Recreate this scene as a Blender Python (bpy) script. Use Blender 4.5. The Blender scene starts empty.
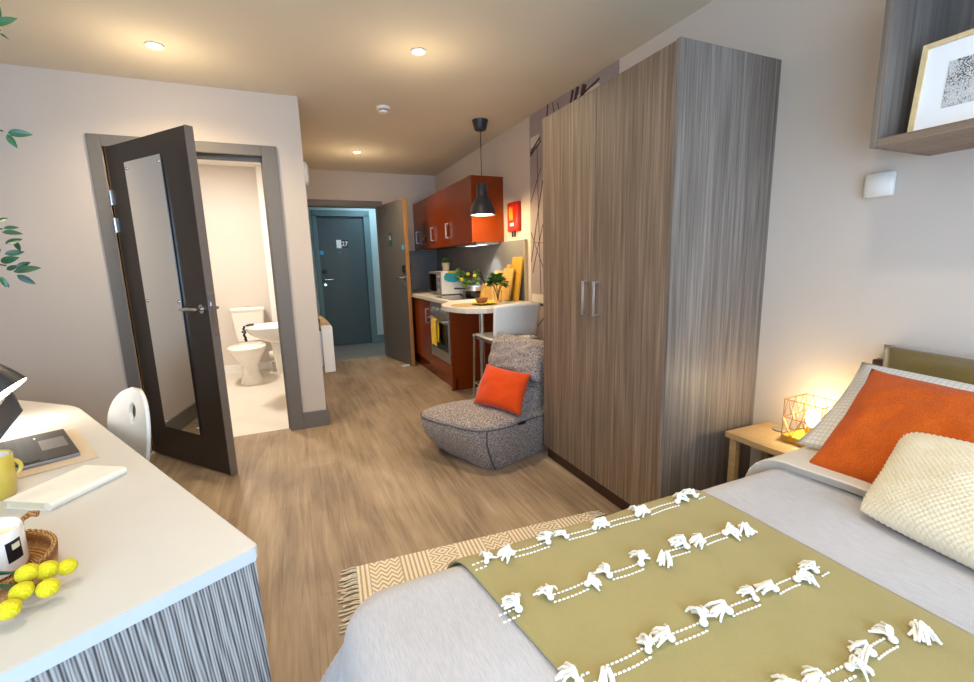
import bpy, bmesh, math, random
from mathutils import Vector, Matrix, noise
random.seed(7)
PI = math.pi
scn = bpy.context.scene
COL = scn.collection

# ------------------------------------------------------------------ camera
def make_camera():
    rx, ry, rz = .1732, -.027, .4083
    F = Vector((math.sin(rz)*math.cos(rx), math.cos(rz)*math.cos(rx), -math.sin(rx)))
    r = Vector((math.cos(rz), -math.sin(rz), 0)); u = r.cross(F)
    r2 = r*math.cos(ry)+u*math.sin(ry); u2 = r2.cross(F)
    cd = bpy.data.cameras.new('camera'); co = bpy.data.objects.new('camera', cd); COL.objects.link(co)
    cd.sensor_width = 36; cd.lens = 446.792/974*36; cd.clip_start = .02
    m = Matrix((r2, u2, -F)).transposed().to_4x4(); m.translation = Vector((0, 0, 1.25))
    co.matrix_world = m; scn.camera = co
make_camera()

# ------------------------------------------------------------------ materials
def lin(c):
    return tuple(((v/255)/12.92 if v/255 <= .04045 else ((v/255+.055)/1.055)**2.4) for v in c)+(1,)
class NT:
    def __init__(s, name):
        s.m = bpy.data.materials.new(name); s.m.use_nodes = True
        s.t = s.m.node_tree; s.n = s.t.nodes; s.b = s.n['Principled BSDF']
    def node(s, typ, **kw):
        n = s.n.new(typ)
        for k, v in kw.items():
            if k in n.inputs.keys(): n.inputs[k].default_value = v
            else: setattr(n, k, v)
        return n
    def link(s, a, b): s.t.links.new(a, b)
    def coord(s, scale=(1, 1, 1), rot=(0, 0, 0), out='Object', loc=(0, 0, 0)):
        tc = s.n.new('ShaderNodeTexCoord'); mp = s.n.new('ShaderNodeMapping')
        mp.inputs['Scale'].default_value = scale; mp.inputs['Rotation'].default_value = rot; mp.inputs['Location'].default_value = loc
        s.link(tc.outputs[out], mp.inputs[0]); return mp.outputs[0]
    def noise(s, vec, scale=1, detail=3, rough=.5, dist=0):
        n = s.n.new('ShaderNodeTexNoise'); n.inputs['Scale'].default_value = scale
        n.inputs['Detail'].default_value = detail; n.inputs['Roughness'].default_value = rough; n.inputs['Distortion'].default_value = dist
        if vec: s.link(vec, n.inputs['Vector'])
        return n.outputs['Fac']
    def ramp(s, fac, stops):
        r = s.n.new('ShaderNodeValToRGB'); e = r.color_ramp.elements
        while len(e) < len(stops): e.new(.5)
        for el, (p, c) in zip(e, stops): el.position = p; el.color = c if len(c) == 4 else lin(c)
        s.link(fac, r.inputs[0]); return r.outputs[0]
    def mix(s, fac, a, b, mode='MIX'):
        n = s.n.new('ShaderNodeMix'); n.data_type = 'RGBA'; n.blend_type = mode
        if isinstance(fac, (int, float)): n.inputs[0].default_value = fac
        else: s.link(fac, n.inputs[0])
        for i, v in ((6, a), (7, b)):
            if isinstance(v, tuple): n.inputs[i].default_value = v
            else: s.link(v, n.inputs[i])
        return n.outputs[2]
    def math(s, op, a, b=None, c=None):
        n = s.n.new('ShaderNodeMath'); n.operation = op
        for i, v in enumerate((a, b, c)):
            if v is None: continue
            if isinstance(v, (int, float)): n.inputs[i].default_value = v
            else: s.link(v, n.inputs[i])
        return n.outputs[0]
    def bump(s, h, strength=.2, dist=.01):
        b = s.n.new('ShaderNodeBump'); b.inputs['Strength'].default_value = strength; b.inputs['Distance'].default_value = dist
        s.link(h, b.inputs['Height']); s.link(b.outputs[0], s.b.inputs['Normal'])
    def base(s, v):
        if isinstance(v, tuple): s.b.inputs['Base Color'].default_value = v
        else: s.link(v, s.b.inputs['Base Color'])
MATS = {}
def plain(name, rgb, rough=.5, metal=0, vary=.06, scale=25, bump=0, spec=.5, bscale=60, coat=0):
    """slightly mottled single-colour surface"""
    if name in MATS: return MATS[name]
    t = NT(name); c = lin(rgb)
    v = t.coord(); f = t.noise(v, scale, 3)
    d = tuple(x*(1-vary) for x in c[:3])+(1,); l = tuple(min(1, x*(1+vary)) for x in c[:3])+(1,)
    t.base(t.ramp(f, [(.3, d), (.7, l)]))
    t.b.inputs['Roughness'].default_value = rough; t.b.inputs['Metallic'].default_value = metal
    t.b.inputs['Specular IOR Level'].default_value = spec; t.b.inputs['Coat Weight'].default_value = coat
    if bump: t.bump(t.noise(v, bscale, 4), bump, .004)
    MATS[name] = t.m; return t.m
def emit(name, rgb, strength):
    t = NT(name); t.base((.02, .02, .02, 1)); t.b.inputs['Emission Color'].default_value = rgb+(1,)
    t.b.inputs['Emission Strength'].default_value = strength; MATS[name] = t.m; return t.m
def streak(name, dark, mid, light, sc=(70, 70, 1.6), rough=.5, fine=260, contrast=(.3, .5, .7), rot=(0, 0, 0)):
    t = NT(name); v = t.coord(sc, rot); f1 = t.noise(v, 1, 4, .6, .3)
    v2 = t.coord((fine, fine, 2.5) if sc[2] < 10 else (2.5, fine, fine), rot); f2 = t.noise(v2, 1, 2)
    v3 = t.coord(tuple(x*.13 for x in sc), rot); f3 = t.noise(v3, 1, 2)
    f = t.math('ADD', t.math('MULTIPLY', f1, .5), t.math('ADD', t.math('MULTIPLY', f2, .3), t.math('MULTIPLY', f3, .2)))
    t.base(t.ramp(f, [(contrast[0], dark), (contrast[1], mid), (contrast[2], light)]))
    t.b.inputs['Roughness'].default_value = rough; t.bump(f, .12, .002)
    MATS[name] = t.m; return t.m
def mirror_mat():
    t = NT('mirror glass'); t.base((.86, .88, .87, 1)); t.b.inputs['Metallic'].default_value = 1; t.b.inputs['Roughness'].default_value = .02; return t.m
def fabric(name, rgb, vary=.12, wscale=700, bump=.25, blot=6, rough=.9, sheen=.2, streaky=None):
    t = NT(name); c = lin(rgb); v = t.coord()
    f = t.noise(v, blot, 3); g = t.noise(t.coord(streaky or (1, 1, 1)), wscale if not streaky else 1, 2)
    s = t.math('ADD', t.math('MULTIPLY', f, .35), t.math('MULTIPLY', g, .65))
    d = tuple(x*(1-vary) for x in c[:3])+(1,); l = tuple(min(1, x*(1+vary)) for x in c[:3])+(1,)
    t.base(t.ramp(s, [(.35, d), (.65, l)])); t.b.inputs['Roughness'].default_value = rough
    t.b.inputs['Sheen Weight'].default_value = sheen; t.b.inputs['Specular IOR Level'].default_value = .2
    t.bump(t.noise(v, wscale*.6, 2), bump, .002); return t.m
def floor_mat():
    t = NT('oak plank floor')
    v = t.coord(rot=(0, 0, PI/2))
    br = t.node('ShaderNodeTexBrick', offset=.37, squash=1)
    for k, x in (('Scale', 1), ('Mortar Size', .0012), ('Mortar Smooth', .3), ('Bias', 0), ('Brick Width', 1.22), ('Row Height', .18)): br.inputs[k].default_value = x
    br.inputs['Color1'].default_value = (0.2, .2, .2, 1); br.inputs['Color2'].default_value = (.8, .8, .8, 1); br.inputs['Mortar'].default_value = (.5, .5, .5, 1)
    t.link(v, br.inputs['Vector'])
    g = t.noise(t.coord((26, 1.6, 1)), 1, 5, .62, .9); g2 = t.noise(t.coord((150, 6, 1)), 1, 3); g3 = t.noise(t.coord((3.2, 1.3, 1)), 1, 3, .5, .6)
    f = t.math('ADD', t.math('MULTIPLY', g, .42), t.math('ADD', t.math('MULTIPLY', g2, .13), t.math('MULTIPLY', g3, .45)))
    f = t.math('ADD', f, t.math('MULTIPLY', t.math('SUBTRACT', br.outputs['Color'], .5), .07))
    c = t.ramp(f, [(.34, (112, 93, 75)), (.5, (150, 129, 107)), (.66, (178, 157, 132))])
    c = t.mix(t.math('MULTIPLY', br.outputs['Fac'], .35), c, lin((90, 70, 52)))
    t.base(c); t.b.inputs['Roughness'].default_value = .5; t.bump(f, .08, .002); t.b.inputs['Specular IOR Level'].default_value = .35
    return t.m
def zebra(name):
    """limed zebra-grain laminate: wavy pale and dark vertical lines"""
    t = NT(name); v = t.coord((1, 1, .35)); 
    w = t.node('ShaderNodeTexWave', wave_type='BANDS', bands_direction='DIAGONAL')
    for k, x in (('Scale', 95), ('Distortion', 11), ('Detail', 2.5), ('Detail Scale', .22), ('Detail Roughness', .5)): w.inputs[k].default_value = x
    t.link(t.coord((1, 1, .10)), w.inputs['Vector'])
    f2 = t.noise(t.coord((180, 180, 3)), 1, 3)
    w2 = t.node('ShaderNodeTexWave', wave_type='BANDS', bands_direction='DIAGONAL')
    for k, x in (('Scale', 33), ('Distortion', 12), ('Detail', 2.5), ('Detail Scale', .4), ('Detail Roughness', .5)): w2.inputs[k].default_value = x
    t.link(t.coord((1, 1, .12)), w2.inputs['Vector'])
    f = t.math('ADD', t.math('MULTIPLY', w.outputs['Fac'], .34), t.math('ADD', t.math('MULTIPLY', w2.outputs['Fac'], .26), t.math('MULTIPLY', f2, .5)))
    t.base(t.ramp(f, [(.3, (62, 58, 58)), (.5, (122, 116, 112)), (.75, (168, 163, 158))]))
    t.b.inputs['Roughness'].default_value = .5; t.bump(f, .25, .002); return t.m
def rug_mat():
    t = NT('woven rug'); tc = t.n.new('ShaderNodeTexCoord'); sp = t.n.new('ShaderNodeSeparateXYZ'); t.link(tc.outputs['Object'], sp.inputs[0])
    x, y = sp.outputs[0], sp.outputs[1]
    blk = .125
    b = t.math('FLOOR', t.math('DIVIDE', x, blk))
    odd = t.math('MODULO', t.math('ADD', b, 40), 2)
    st = t.math('SINE', t.math('MULTIPLY', x, 2*PI/.0185))
    tri = t.math('PINGPONG', x, blk/2)
    tri2 = t.math('PINGPONG', t.math('ADD', x, 0), .021)
    big = t.math('MODULO', t.math('ADD', b, 40), 4)
    sel = t.math('GREATER_THAN', big, 2)
    zz = t.math('SINE', t.math('MULTIPLY', t.math('ADD', y, t.math('MULTIPLY', tri2, 1.3)), 2*PI/.027))
    zy = t.math('PINGPONG', y, .03)
    zd = t.math('SINE', t.math('MULTIPLY', t.math('ADD', t.math('MULTIPLY', tri, .8), zy), 2*PI/.02))
    ch = t.math('ADD', t.math('MULTIPLY', zz, t.math('SUBTRACT', 1, sel)), t.math('MULTIPLY', zd, sel))
    pat = t.math('ADD', t.math('MULTIPLY', ch, odd), t.math('MULTIPLY', st, t.math('SUBTRACT', 1, odd)))
    pat = t.math('ADD', pat, t.math('MULTIPLY', t.math('SUBTRACT', t.noise(tc.outputs['Object'], 160, 2), .5), 1.6))
    t.base(t.ramp(t.math('ADD', t.math('MULTIPLY', pat, .5), .5), [(.2, (186, 160, 122)), (.58, (234, 224, 206))]))
    t.b.inputs['Roughness'].default_value = .95; t.bump(t.noise(tc.outputs['Object'], 300, 2), .5, .003); return t.m
def grid_fabric(name, base, line, cell):
    t = NT(name); tc = t.n.new('ShaderNodeTexCoord'); sp = t.n.new('ShaderNodeSeparateXYZ'); t.link(tc.outputs['UV'], sp.inputs[0])
    def ln(a): return t.math('GREATER_THAN', t.math('ABSOLUTE', t.math('SINE', t.math('MULTIPLY', a, PI/cell))), .965)
    m = t.math('MAXIMUM', ln(sp.outputs[0]), ln(sp.outputs[1]))
    t.base(t.mix(t.math('MULTIPLY', m, .42), lin(base), lin(line))); t.b.inputs['Roughness'].default_value = .9; t.b.inputs['Sheen Weight'].default_value = .2
    t.bump(t.noise(tc.outputs['Object'], 350, 2), .2, .002); return t.m
def glass(name, rgb=(1, 1, 1), rough=.0, alpha=None):
    t = NT(name); t.base(rgb+(1,)); t.b.inputs['Roughness'].default_value = rough; t.b.inputs['Transmission Weight'].default_value = 1; t.b.inputs['IOR'].default_value = 1.2; return t.m
def wicker():
    t = NT('wicker weave'); v = t.coord()
    w = t.node('ShaderNodeTexWave', wave_type='RINGS', rings_direction='Z')
    w.inputs['Scale'].default_value = 70; w.inputs['Distortion'].default_value = 3; w.inputs['Detail'].default_value = 2; w.inputs['Detail Scale'].default_value = 8
    t.link(v, w.inputs['Vector']); f = t.math('ADD', t.math('MULTIPLY', w.outputs['Fac'], .6), t.math('MULTIPLY', t.noise(v, 220, 2), .4))
    t.base(t.ramp(f, [(.25, (130, 76, 30)), (.7, (205, 150, 82))])); t.b.inputs['Roughness'].default_value = .6; t.bump(f, .7, .004); return t.m
def marled(name, dark, mid, light):
    t = NT(name); v = t.coord(); f = t.noise(t.coord((1, 1, 2.2)), 130, 3, .75, .6)
    t.base(t.ramp(f, [(.36, dark), (.5, mid), (.62, light)])); t.b.inputs['Roughness'].default_value = .95; t.b.inputs['Sheen Weight'].default_value = .2
    t.bump(f, .5, .003); return t.m
def etching():
    t = NT('etched print'); v = t.coord((1, 1, 1))
    vo = t.node('ShaderNodeTexVoronoi', Scale=190.0, feature='DISTANCE_TO_EDGE'); t.link(v, vo.inputs['Vector'])
    n = t.noise(v, 160, 4, .7); n2 = t.noise(v, 18, 2)
    f = t.math('ADD', t.math('MULTIPLY', t.math('MINIMUM', t.math('MULTIPLY', vo.outputs['Distance'], 4), 1), .3), t.math('ADD', t.math('MULTIPLY', n, .55), t.math('MULTIPLY', n2, .45)))
    t.base(t.ramp(f, [(.5, (30, 30, 32)), (.66, (205, 205, 205))])); t.b.inputs['Roughness'].default_value = .6; return t.m

M = dict(
 wall=plain('wall paint', (207, 194, 182), .85, vary=.015, scale=3, bump=.05, bscale=200, spec=.2),
 ceiling=plain('ceiling paint', (224, 212, 190), .9, vary=.015, scale=3, spec=.2),
 bathwall=plain('bathroom wall panel', (214, 205, 195), .6, vary=.02, scale=2),
 whitewall=plain('white boxing', (235, 232, 228), .6, vary=.01),
 bathfloor=plain('bathroom floor vinyl', (212, 204, 192), .5, vary=.03, scale=4),
 floor=floor_mat(), hallfloor=streak('hall vinyl plank', (92, 88, 88), (118, 114, 112), (138, 134, 130), sc=(2, 60, 60), rough=.5),
 trim=plain('grey painted trim', (118, 112, 106), .5, vary=.03, spec=.35),
 doorleaf=plain('dark brown door laminate', (50, 42, 38), .42, vary=.04, scale=8),
 dooredge=plain('grey brown door edge', (118, 110, 104), .45, vary=.04),
 lipping=plain('timber lipping', (186, 132, 72), .5, vary=.1, scale=30),
 entdoor=plain('entrance door laminate', (96, 92, 90), .4, vary=.04, scale=8),
 halldoor=plain('hall door laminate', (62, 78, 82), .45, vary=.05, scale=6),
 hallframe=plain('hall painted frame', (96, 122, 128), .5, vary=.03),
 hallwall=plain('hall wall paint', (176, 194, 198), .8, vary=.02, scale=3),
 chrome=plain('brushed chrome', (205, 205, 205), .22, 1, vary=.02),
 steel=plain('satin steel', (196, 196, 198), .35, 1, vary=.03),
 plasticw=plain('white plastic', (236, 232, 224), .35, vary=.015),
 ceramic=plain('white ceramic', (240, 236, 228), .12, vary=.01, coat=.5),
 worktop=plain('white worktop', (206, 200, 192), .45, vary=.02, scale=5),
 deskedge=plain('pale desk edging', (186, 188, 187), .4, vary=.02),
 black=plain('black plastic', (22, 22, 25), .4, vary=.1),
 blackglass=plain('black glass', (12, 12, 14), .06, vary=.05),
 charcoal=plain('charcoal lacquer', (42, 44, 48), .45, vary=.05),
 red=plain('red gloss laminate', (128, 50, 7), .26, vary=.05, scale=6, spec=.45),
 redbox=plain('bright red plastic', (205, 26, 20), .35, vary=.05),
 splash=plain('grey splashback', (128, 126, 124), .4, vary=.05, scale=6),
 splashedge=plain('beige splashback edging', (196, 178, 140), .5, vary=.05),
 wardfront=streak('wardrobe door woodgrain', (80, 64, 52), (117, 98, 82), (150, 130, 112), contrast=(.36, .5, .64)),
 wardside=streak('wardrobe side woodgrain', (80, 72, 66), (120, 110, 102), (154, 144, 134), contrast=(.35, .5, .65)),  # greyer than the doors: cool window light put into this side's colour
 plinth=plain('dark brown plinth', (66, 40, 26), .5, vary=.08),
 shelfwood=streak('wall shelf woodgrain', (70, 62, 56), (108, 98, 90), (138, 128, 118)),
 shelfedge=streak('shelf edge woodgrain', (92, 74, 62), (128, 108, 92), (160, 140, 122), sc=(70, 1.6, 70)),
 zebra=zebra('zebra grain desk panel'),
 paleoak=streak('pale oak nightstand', (160, 128, 86), (186, 154, 108), (202, 172, 128), sc=(60, 3, 60)),
 board=plain('bamboo board', (210, 166, 88), .5, vary=.12, scale=40),
 boardd=plain('golden bamboo board', (198, 150, 48), .5, vary=.12, scale=60),
 pine=plain('light pine frame', (214, 188, 142), .5, vary=.1, scale=50),
 mount=plain('white picture mount', (236, 236, 238), .7, vary=.01),
 print=etching(),
 duvet=fabric('pale grey linen', (186, 181, 181), .11, streaky=(420, 40, 420), blot=5, bump=.3),
 duvetin=fabric('duvet underside cotton', (214, 204, 190), .05),
 throw=fabric('olive cotton throw', (162, 146, 92), .1, 900, .5, 8),
 thread=plain('white cotton thread', (240, 236, 226), .9, vary=.04, scale=200),
 olive=fabric('olive velvet', (112, 92, 42), .14, 300, .2, 12, sheen=.5),
 orange=fabric('burnt orange velvet', (188, 84, 18), .22, 250, .2, 18, sheen=.08),
 orange2=fabric('bright orange cotton', (204, 66, 6), .05, 900, .3, 6),
 knit=fabric('cream knitted wool', (224, 212, 186), .08, 500, .3, 10),
 sham=grid_fabric('white windowpane cotton', (224, 220, 212), (140, 138, 132), .0145),
 marled=marled('marled beanbag weave', (60, 56, 62), (128, 117, 114), (200, 186, 176)),
 piping=plain('dark grey piping', (88, 86, 92), .8),
 rug=rug_mat(), fringe=plain('cream cotton fringe', (222, 212, 192), .9, vary=.08, scale=90),
 mural=plain('mauve mural paper', (158, 142, 140), .8, vary=.05, scale=6),
 muraldark=plain('dark mural ink', (64, 44, 44), .8, vary=.2, scale=30), muralcream=plain('cream mural ink', (206, 196, 180), .8, vary=.05),
 leaf=plain('glossy green leaf', (26, 72, 36), .35, vary=.5, scale=18, spec=.6), basil=plain('basil leaf green', (58, 116, 50), .5, vary=.4, scale=30), leaf2=plain('light green leaf', (92, 128, 54), .5, vary=.25, scale=30),
 stem=plain('brown green stem', (70, 74, 40), .7, vary=.2),
 yellowc=plain('yellow ceramic', (214, 190, 84), .25, vary=.03, coat=.4), yellowt=fabric('yellow towel', (232, 192, 14), .08, 500),
 ball=plain('yellow pompom bloom', (232, 214, 28), .9, vary=.15, scale=300, bump=1, bscale=500), lemon=plain('yellow fruit', (232, 206, 40), .5),
 wicker=wicker(), wax=plain('cream wax', (236, 226, 196), .5), paper=plain('white book paper', (238, 232, 218), .8, vary=.02),
 paperedge=plain('cream page edges', (222, 208, 178), .9, vary=.1, scale=400), felt=fabric('beige felt', (208, 184, 152), .05, 500),
 laptop=plain('graphite laptop body', (50, 40, 36), .65, .0, vary=.04), keycaps=plain('charcoal key caps', (56, 54, 58), .6, vary=.05), touchpad=plain('grey touchpad', (108, 104, 102), .5, vary=.03), keys=plain('dark grey keys', (88, 86, 90), .5, vary=.05), silver=plain('laptop side silver', (150, 150, 158), .35, .6),
 teal=fabric('teal cloth', (58, 160, 172), .08, 300), terracotta=plain('pale clay pot', (196, 176, 148), .8, vary=.08), brownbowl=plain('brown wooden bowl', (150, 96, 60), .6, vary=.15),
 placemat=plain('tan placemat', (178, 152, 104), .9, vary=.15, scale=200), brass=plain('brass wire', (176, 130, 66), .3, 1), lamporange=plain('amber lamp holder', (214, 150, 50), .4),
 numberplate=plain('navy number plate', (20, 24, 34), .3), signblue=plain('blue door sign', (64, 160, 206), .5), signteal=plain('dark teal plate', (40, 72, 80), .4), white=plain('sign white', (238, 240, 240), .6),
 disc=plain('grey coaster', (150, 140, 126), .7), navy=plain('navy beads', (30, 36, 72), .6, vary=.2, scale=80),
 mirror=mirror_mat(), glass=glass('clear glass'),
 bulb=emit('warm bulb', (1, .78, .42), 22), downl=emit('downlight lamp', (1, .86, .62), 30), shadein=emit('pendant light opening', (1, .88, .66), 9), desklight=emit('desk lamp light', (1, .9, .76), 14),
 hoodl=emit('hood light', (.9, .95, 1), 2),
)
# ------------------------------------------------------------------ geometry helpers
class MB:
    def __init__(s): s.bm = bmesh.new()
    def box(s, x0, x1, y0, y1, z0, z1, mat=None):
        m = Matrix.Translation(((x0+x1)/2, (y0+y1)/2, (z0+z1)/2)) @ Matrix.Diagonal((abs(x1-x0), abs(y1-y0), abs(z1-z0), 1))
        if mat is not None: m = mat @ m
        bmesh.ops.create_cube(s.bm, size=1, matrix=m); return s
    def prism(s, poly, z0, z1, mat=None):
        vb = [s.bm.verts.new((x, y, z0)) for x, y in poly]; vt = [s.bm.verts.new((x, y, z1)) for x, y in poly]; n = len(poly)
        s.bm.faces.new(vt); s.bm.faces.new(vb[::-1])
        for i in range(n): s.bm.faces.new((vb[i], vb[(i+1) % n], vt[(i+1) % n], vt[i]))
        if mat is not None: bmesh.ops.transform(s.bm, matrix=mat, verts=vb+vt)
        return s
    def rings(s, rs, cap0=True, cap1=True, close=True):
        """rs: list of rings, each a list of points"""
        vs = [[s.bm.verts.new(p) for p in r] for r in rs]; n = len(vs[0])
        for a, b in zip(vs, vs[1:]):
            for i in range(n if close else n-1):
                j = (i+1) % n; s.bm.faces.new((a[i], a[j], b[j], b[i]))
        if cap0: s.bm.faces.new(vs[0][::-1])
        if cap1: s.bm.faces.new(vs[-1])
        return s
    def loft(s, secs, seg=32, p=2.0, mat=None, cap0=True, cap1=True):
        """secs: (cx, cy, z, rx, ry) superellipses"""
        rs = []
        for cx, cy, z, rx, ry in secs:
            r = []
            for i in range(seg):
                a = 2*PI*i/seg; c, d = math.cos(a), math.sin(a)
                q = Vector((cx+rx*math.copysign(abs(c)**(2/p), c), cy+ry*math.copysign(abs(d)**(2/p), d), z))
                r.append(mat @ q if mat is not None else q)
            rs.append(r)
        return s.rings(rs, cap0, cap1)
    def lathe(s, prof, c=(0, 0, 0), seg=28, mat=None, cap0=True, cap1=True):
        return s.loft([(c[0], c[1], c[2]+z, max(r, .0004), max(r, .0004)) for r, z in prof], seg, 2, mat, cap0, cap1)
    def tube(s, pts, r, seg=8, caps=True):
        pts = [Vector(p) for p in pts]; rs = []; up = None
        rad = r if isinstance(r, (list, tuple)) else [r]*len(pts)
        for i, p in enumerate(pts):
            d = (pts[min(i+1, len(pts)-1)]-pts[max(i-1, 0)]).normalized()
            if up is None: up = d.orthogonal().normalized()
            up = (up-d*up.dot(d)); up = up.normalized() if up.length > 1e-6 else d.orthogonal().normalized()
            w = d.cross(up); rs.append([p+(up*math.cos(2*PI*k/seg)+w*math.sin(2*PI*k/seg))*rad[i] for k in range(seg)])
        return s.rings(rs, caps, caps)
    def ball(s, c, r, sc=(1, 1, 1), sub=2):
        m = Matrix.Translation(c) @ Matrix.Diagonal((*sc, 1)); bmesh.ops.create_icosphere(s.bm, subdivisions=sub, radius=r, matrix=m); return s
    def grid(s, fn, nu, nv, closeu=False):
        vs = [[s.bm.verts.new(fn(i/nu, j/nv)) for j in range(nv+1)] for i in range(nu+1)]
        for i in range(nu):
            for j in range(nv): s.bm.faces.new((vs[i][j], vs[i+1][j], vs[i+1][j+1], vs[i][j+1]))
        return s
    def build(s, name, mat, parent=None, bevel=0, smooth=True, solid=0, weld=False, sub=0, center=False):
        if weld: bmesh.ops.remove_doubles(s.bm, verts=s.bm.verts, dist=1e-5)
        bmesh.ops.recalc_face_normals(s.bm, faces=s.bm.faces)
        me = bpy.data.meshes.new(name); s.bm.to_mesh(me); s.bm.free()
        o = bpy.data.objects.new(name, me); COL.objects.link(o); me.materials.append(mat)
        if smooth:
            me.polygons.foreach_set('use_smooth', [True]*len(me.polygons)); me.set_sharp_from_angle(angle=math.radians(38))
        if center and parent is None:
            c = sum((Vector(v.co) for v in me.vertices), Vector())/len(me.vertices); me.transform(Matrix.Translation(-c)); o.location = c
        if parent: o.parent = parent
        if solid:
            m = o.modifiers.new('thickness', 'SOLIDIFY'); m.thickness = solid; m.offset = 0
        if bevel:
            m = o.modifiers.new('bevel', 'BEVEL'); m.width = bevel; m.segments = 2; m.limit_method = 'ANGLE'; m.angle_limit = math.radians(50)
        if sub:
            m = o.modifiers.new('sub', 'SUBSURF'); m.levels = sub; m.render_levels = sub
        return o
def tag(o, label=None, cat=None, group=None, kind=None):
    if label: o['label'] = label
    if cat: o['category'] = cat
    if group: o['group'] = group
    if kind: o['kind'] = kind
    return o
def thing(name, loc, label, cat, rz=0, group=None, kind=None):
    o = bpy.data.objects.new(name, None); COL.objects.link(o); o.location = loc; o.rotation_euler = (0, 0, rz); o.empty_display_size = .1
    return tag(o, label, cat, group, kind)
def copy_tree(o, parent=None):
    c = o.copy(); COL.objects.link(c); c.parent = parent
    for ch in [x for x in COL.objects if x.parent == o]: copy_tree(ch, c)
    return c
def struct(name, mb, mat, label=None, **k):
    return tag(mb.build(name, mat, **k), label, kind='structure')
def Rz(a): return Matrix.Rotation(a, 4, 'Z')
def T(*v): return Matrix.Translation(v)
def pillow(corners, thick, name, mat, parent=None, n=26, pinch=.05, wr=.006, knit=None, rc=0, seed=0, belly=1.0, loc=None, pw=2.6):
    """cushion spanning four corners (bl, br, tr, tl); a closed two-sided mesh with UV in metres"""
    bl, br, tr, tl = [Vector(c) for c in corners]; ctr = (bl+br+tr+tl)/4
    nrm = ((br-bl).cross(tl-bl)).normalized(); W = ((br-bl).length+(tr-tl).length)/2; H = ((tl-bl).length+(tr-br).length)/2
    bm = bmesh.new(); uvl = bm.loops.layers.uv.new('UVMap'); uvd = {}
    nu = n if not knit else int(W/.0031); nv = n if not knit else int(H/.0031)
    def pos(i, j, side):
        u = i/nu*2-1; v = j/nv*2-1
        pu = 1-pinch*(1-u*u)**1.0*abs(v)**4; pv = 1-pinch*(1-v*v)**1.0*abs(u)**4
        uu = u*pv*(1-rc*abs(v)**7); vv = v*pu*(1-rc*abs(u)**7)
        p = bl*(1-uu)*(1-vv)/4+br*(1+uu)*(1-vv)/4+tr*(1+uu)*(1+vv)/4+tl*(1-uu)*(1+vv)/4
        h = max(0, (1-abs(u)**pw))**.55*max(0, (1-abs(v)**pw))**.55
        d = thick/2*h*belly
        w = noise.noise(Vector((u*1.7+seed, v*1.7, side*3)))*wr*2*h + noise.noise(Vector((u*4+seed, v*4, 5+side)))*wr*h
        k = 0
        if knit and h > .05:
            a = u*W/2; b = v*H/2
            k = .0042*math.sin(a*2*PI/.0125+(PI if int(math.floor(b/.0065)) % 2 else 0))*abs(math.sin(b*PI/.0065))
        return p+nrm*side*(d+w+k)-ctr
    for side in (1, -1):
        vs = [[bm.verts.new(pos(i, j, side)) for j in range(nv+1)] for i in range(nu+1)]
        for i in range(nu):
            for j in range(nv):
                q = [(i, j), (i+1, j), (i+1, j+1), (i, j+1)]
                if side < 0: q = q[::-1]
                f = bm.faces.new([vs[a][b] for a, b in q])
                for l, (a, b) in zip(f.loops, q): l[uvl].uv = (a/nu*W, b/nv*H)
    bmesh.ops.remove_doubles(bm, verts=bm.verts, dist=2e-5)
    me = bpy.data.meshes.new(name); bm.to_mesh(me); bm.free(); me.materials.append(mat)
    me.polygons.foreach_set('use_smooth', [True]*len(me.polygons))
    o = bpy.data.objects.new(name, me); COL.objects.link(o); o.location = ctr
    if parent: o.parent = parent
    return o
def text(body, size, mat, matrix, parent, name='lettering', depth=.0006):
    cu = bpy.data.curves.new(name, 'FONT'); cu.body = body; cu.size = size; cu.extrude = depth; cu.align_x = 'CENTER'; cu.align_y = 'CENTER'
    to = bpy.data.objects.new(name, cu); COL.objects.link(to); bpy.context.view_layer.update()
    me = bpy.data.meshes.new_from_object(to.evaluated_get(bpy.context.evaluated_depsgraph_get())); bpy.data.objects.remove(to)
    me.transform(matrix); me.materials.clear(); me.materials.append(mat)
    o = bpy.data.objects.new(name, me); COL.objects.link(o); o.parent = parent; return o

# ------------------------------------------------------------------ room dimensions
XR, XL, YB, YE, H, YW, XC = 1.968, -1.95, 3.672, 6.206, 2.45, -1.05, .17
# floor / ceilings
struct('floor', MB().box(XL-.1, XR+.1, YW-.1, YB+.05, -.1, 0).box(XC-.05, XR+.1, YB+.05, YE+.04, -.1, 0), M['floor'], 'wood plank floor of the room', smooth=False)
struct('floor_bathroom', MB().box(XL-.1, XC-.05, YB+.05, YE, -.1, .002), M['bathfloor'], 'pale vinyl bathroom floor', smooth=False)
struct('floor_hall', MB().box(-1.2, 3.2, YE+.04, 7.6, -.1, 0), M['hallfloor'], 'grey plank hallway floor', smooth=False)
struct('ceiling', MB().box(XL-.1, XR+.1, YW-.1, YE+.1, H, H+.1), M['ceiling'], 'beige lit ceiling', smooth=False)
struct('ceiling_hall', MB().box(-1.2, 3.2, YE+.1, 7.6, 2.4, 2.5), M['hallwall'], 'hallway ceiling', smooth=False)
struct('wall_right', MB().box(XR, XR+.1, YW-.1, YE+.1, 0, H), M['wall'], 'taupe wall behind bed and kitchen', smooth=False)
struct('wall_left', MB().box(XL-.1, XL, YW-.1, YE+.1, 0, H), M['wall'], 'taupe wall on the desk side', smooth=False)
b = MB(); b.box(XL, -1.0, YB, YB+.1, 0, H); b.box(-.1, XC, YB, YB+.1, 0, H); b.box(-1.0, -.1, YB, YB+.1, 2.035, H)
struct('wall_bathroom', b, M['wall'], 'taupe wall with the bathroom doorway', smooth=False)
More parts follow.
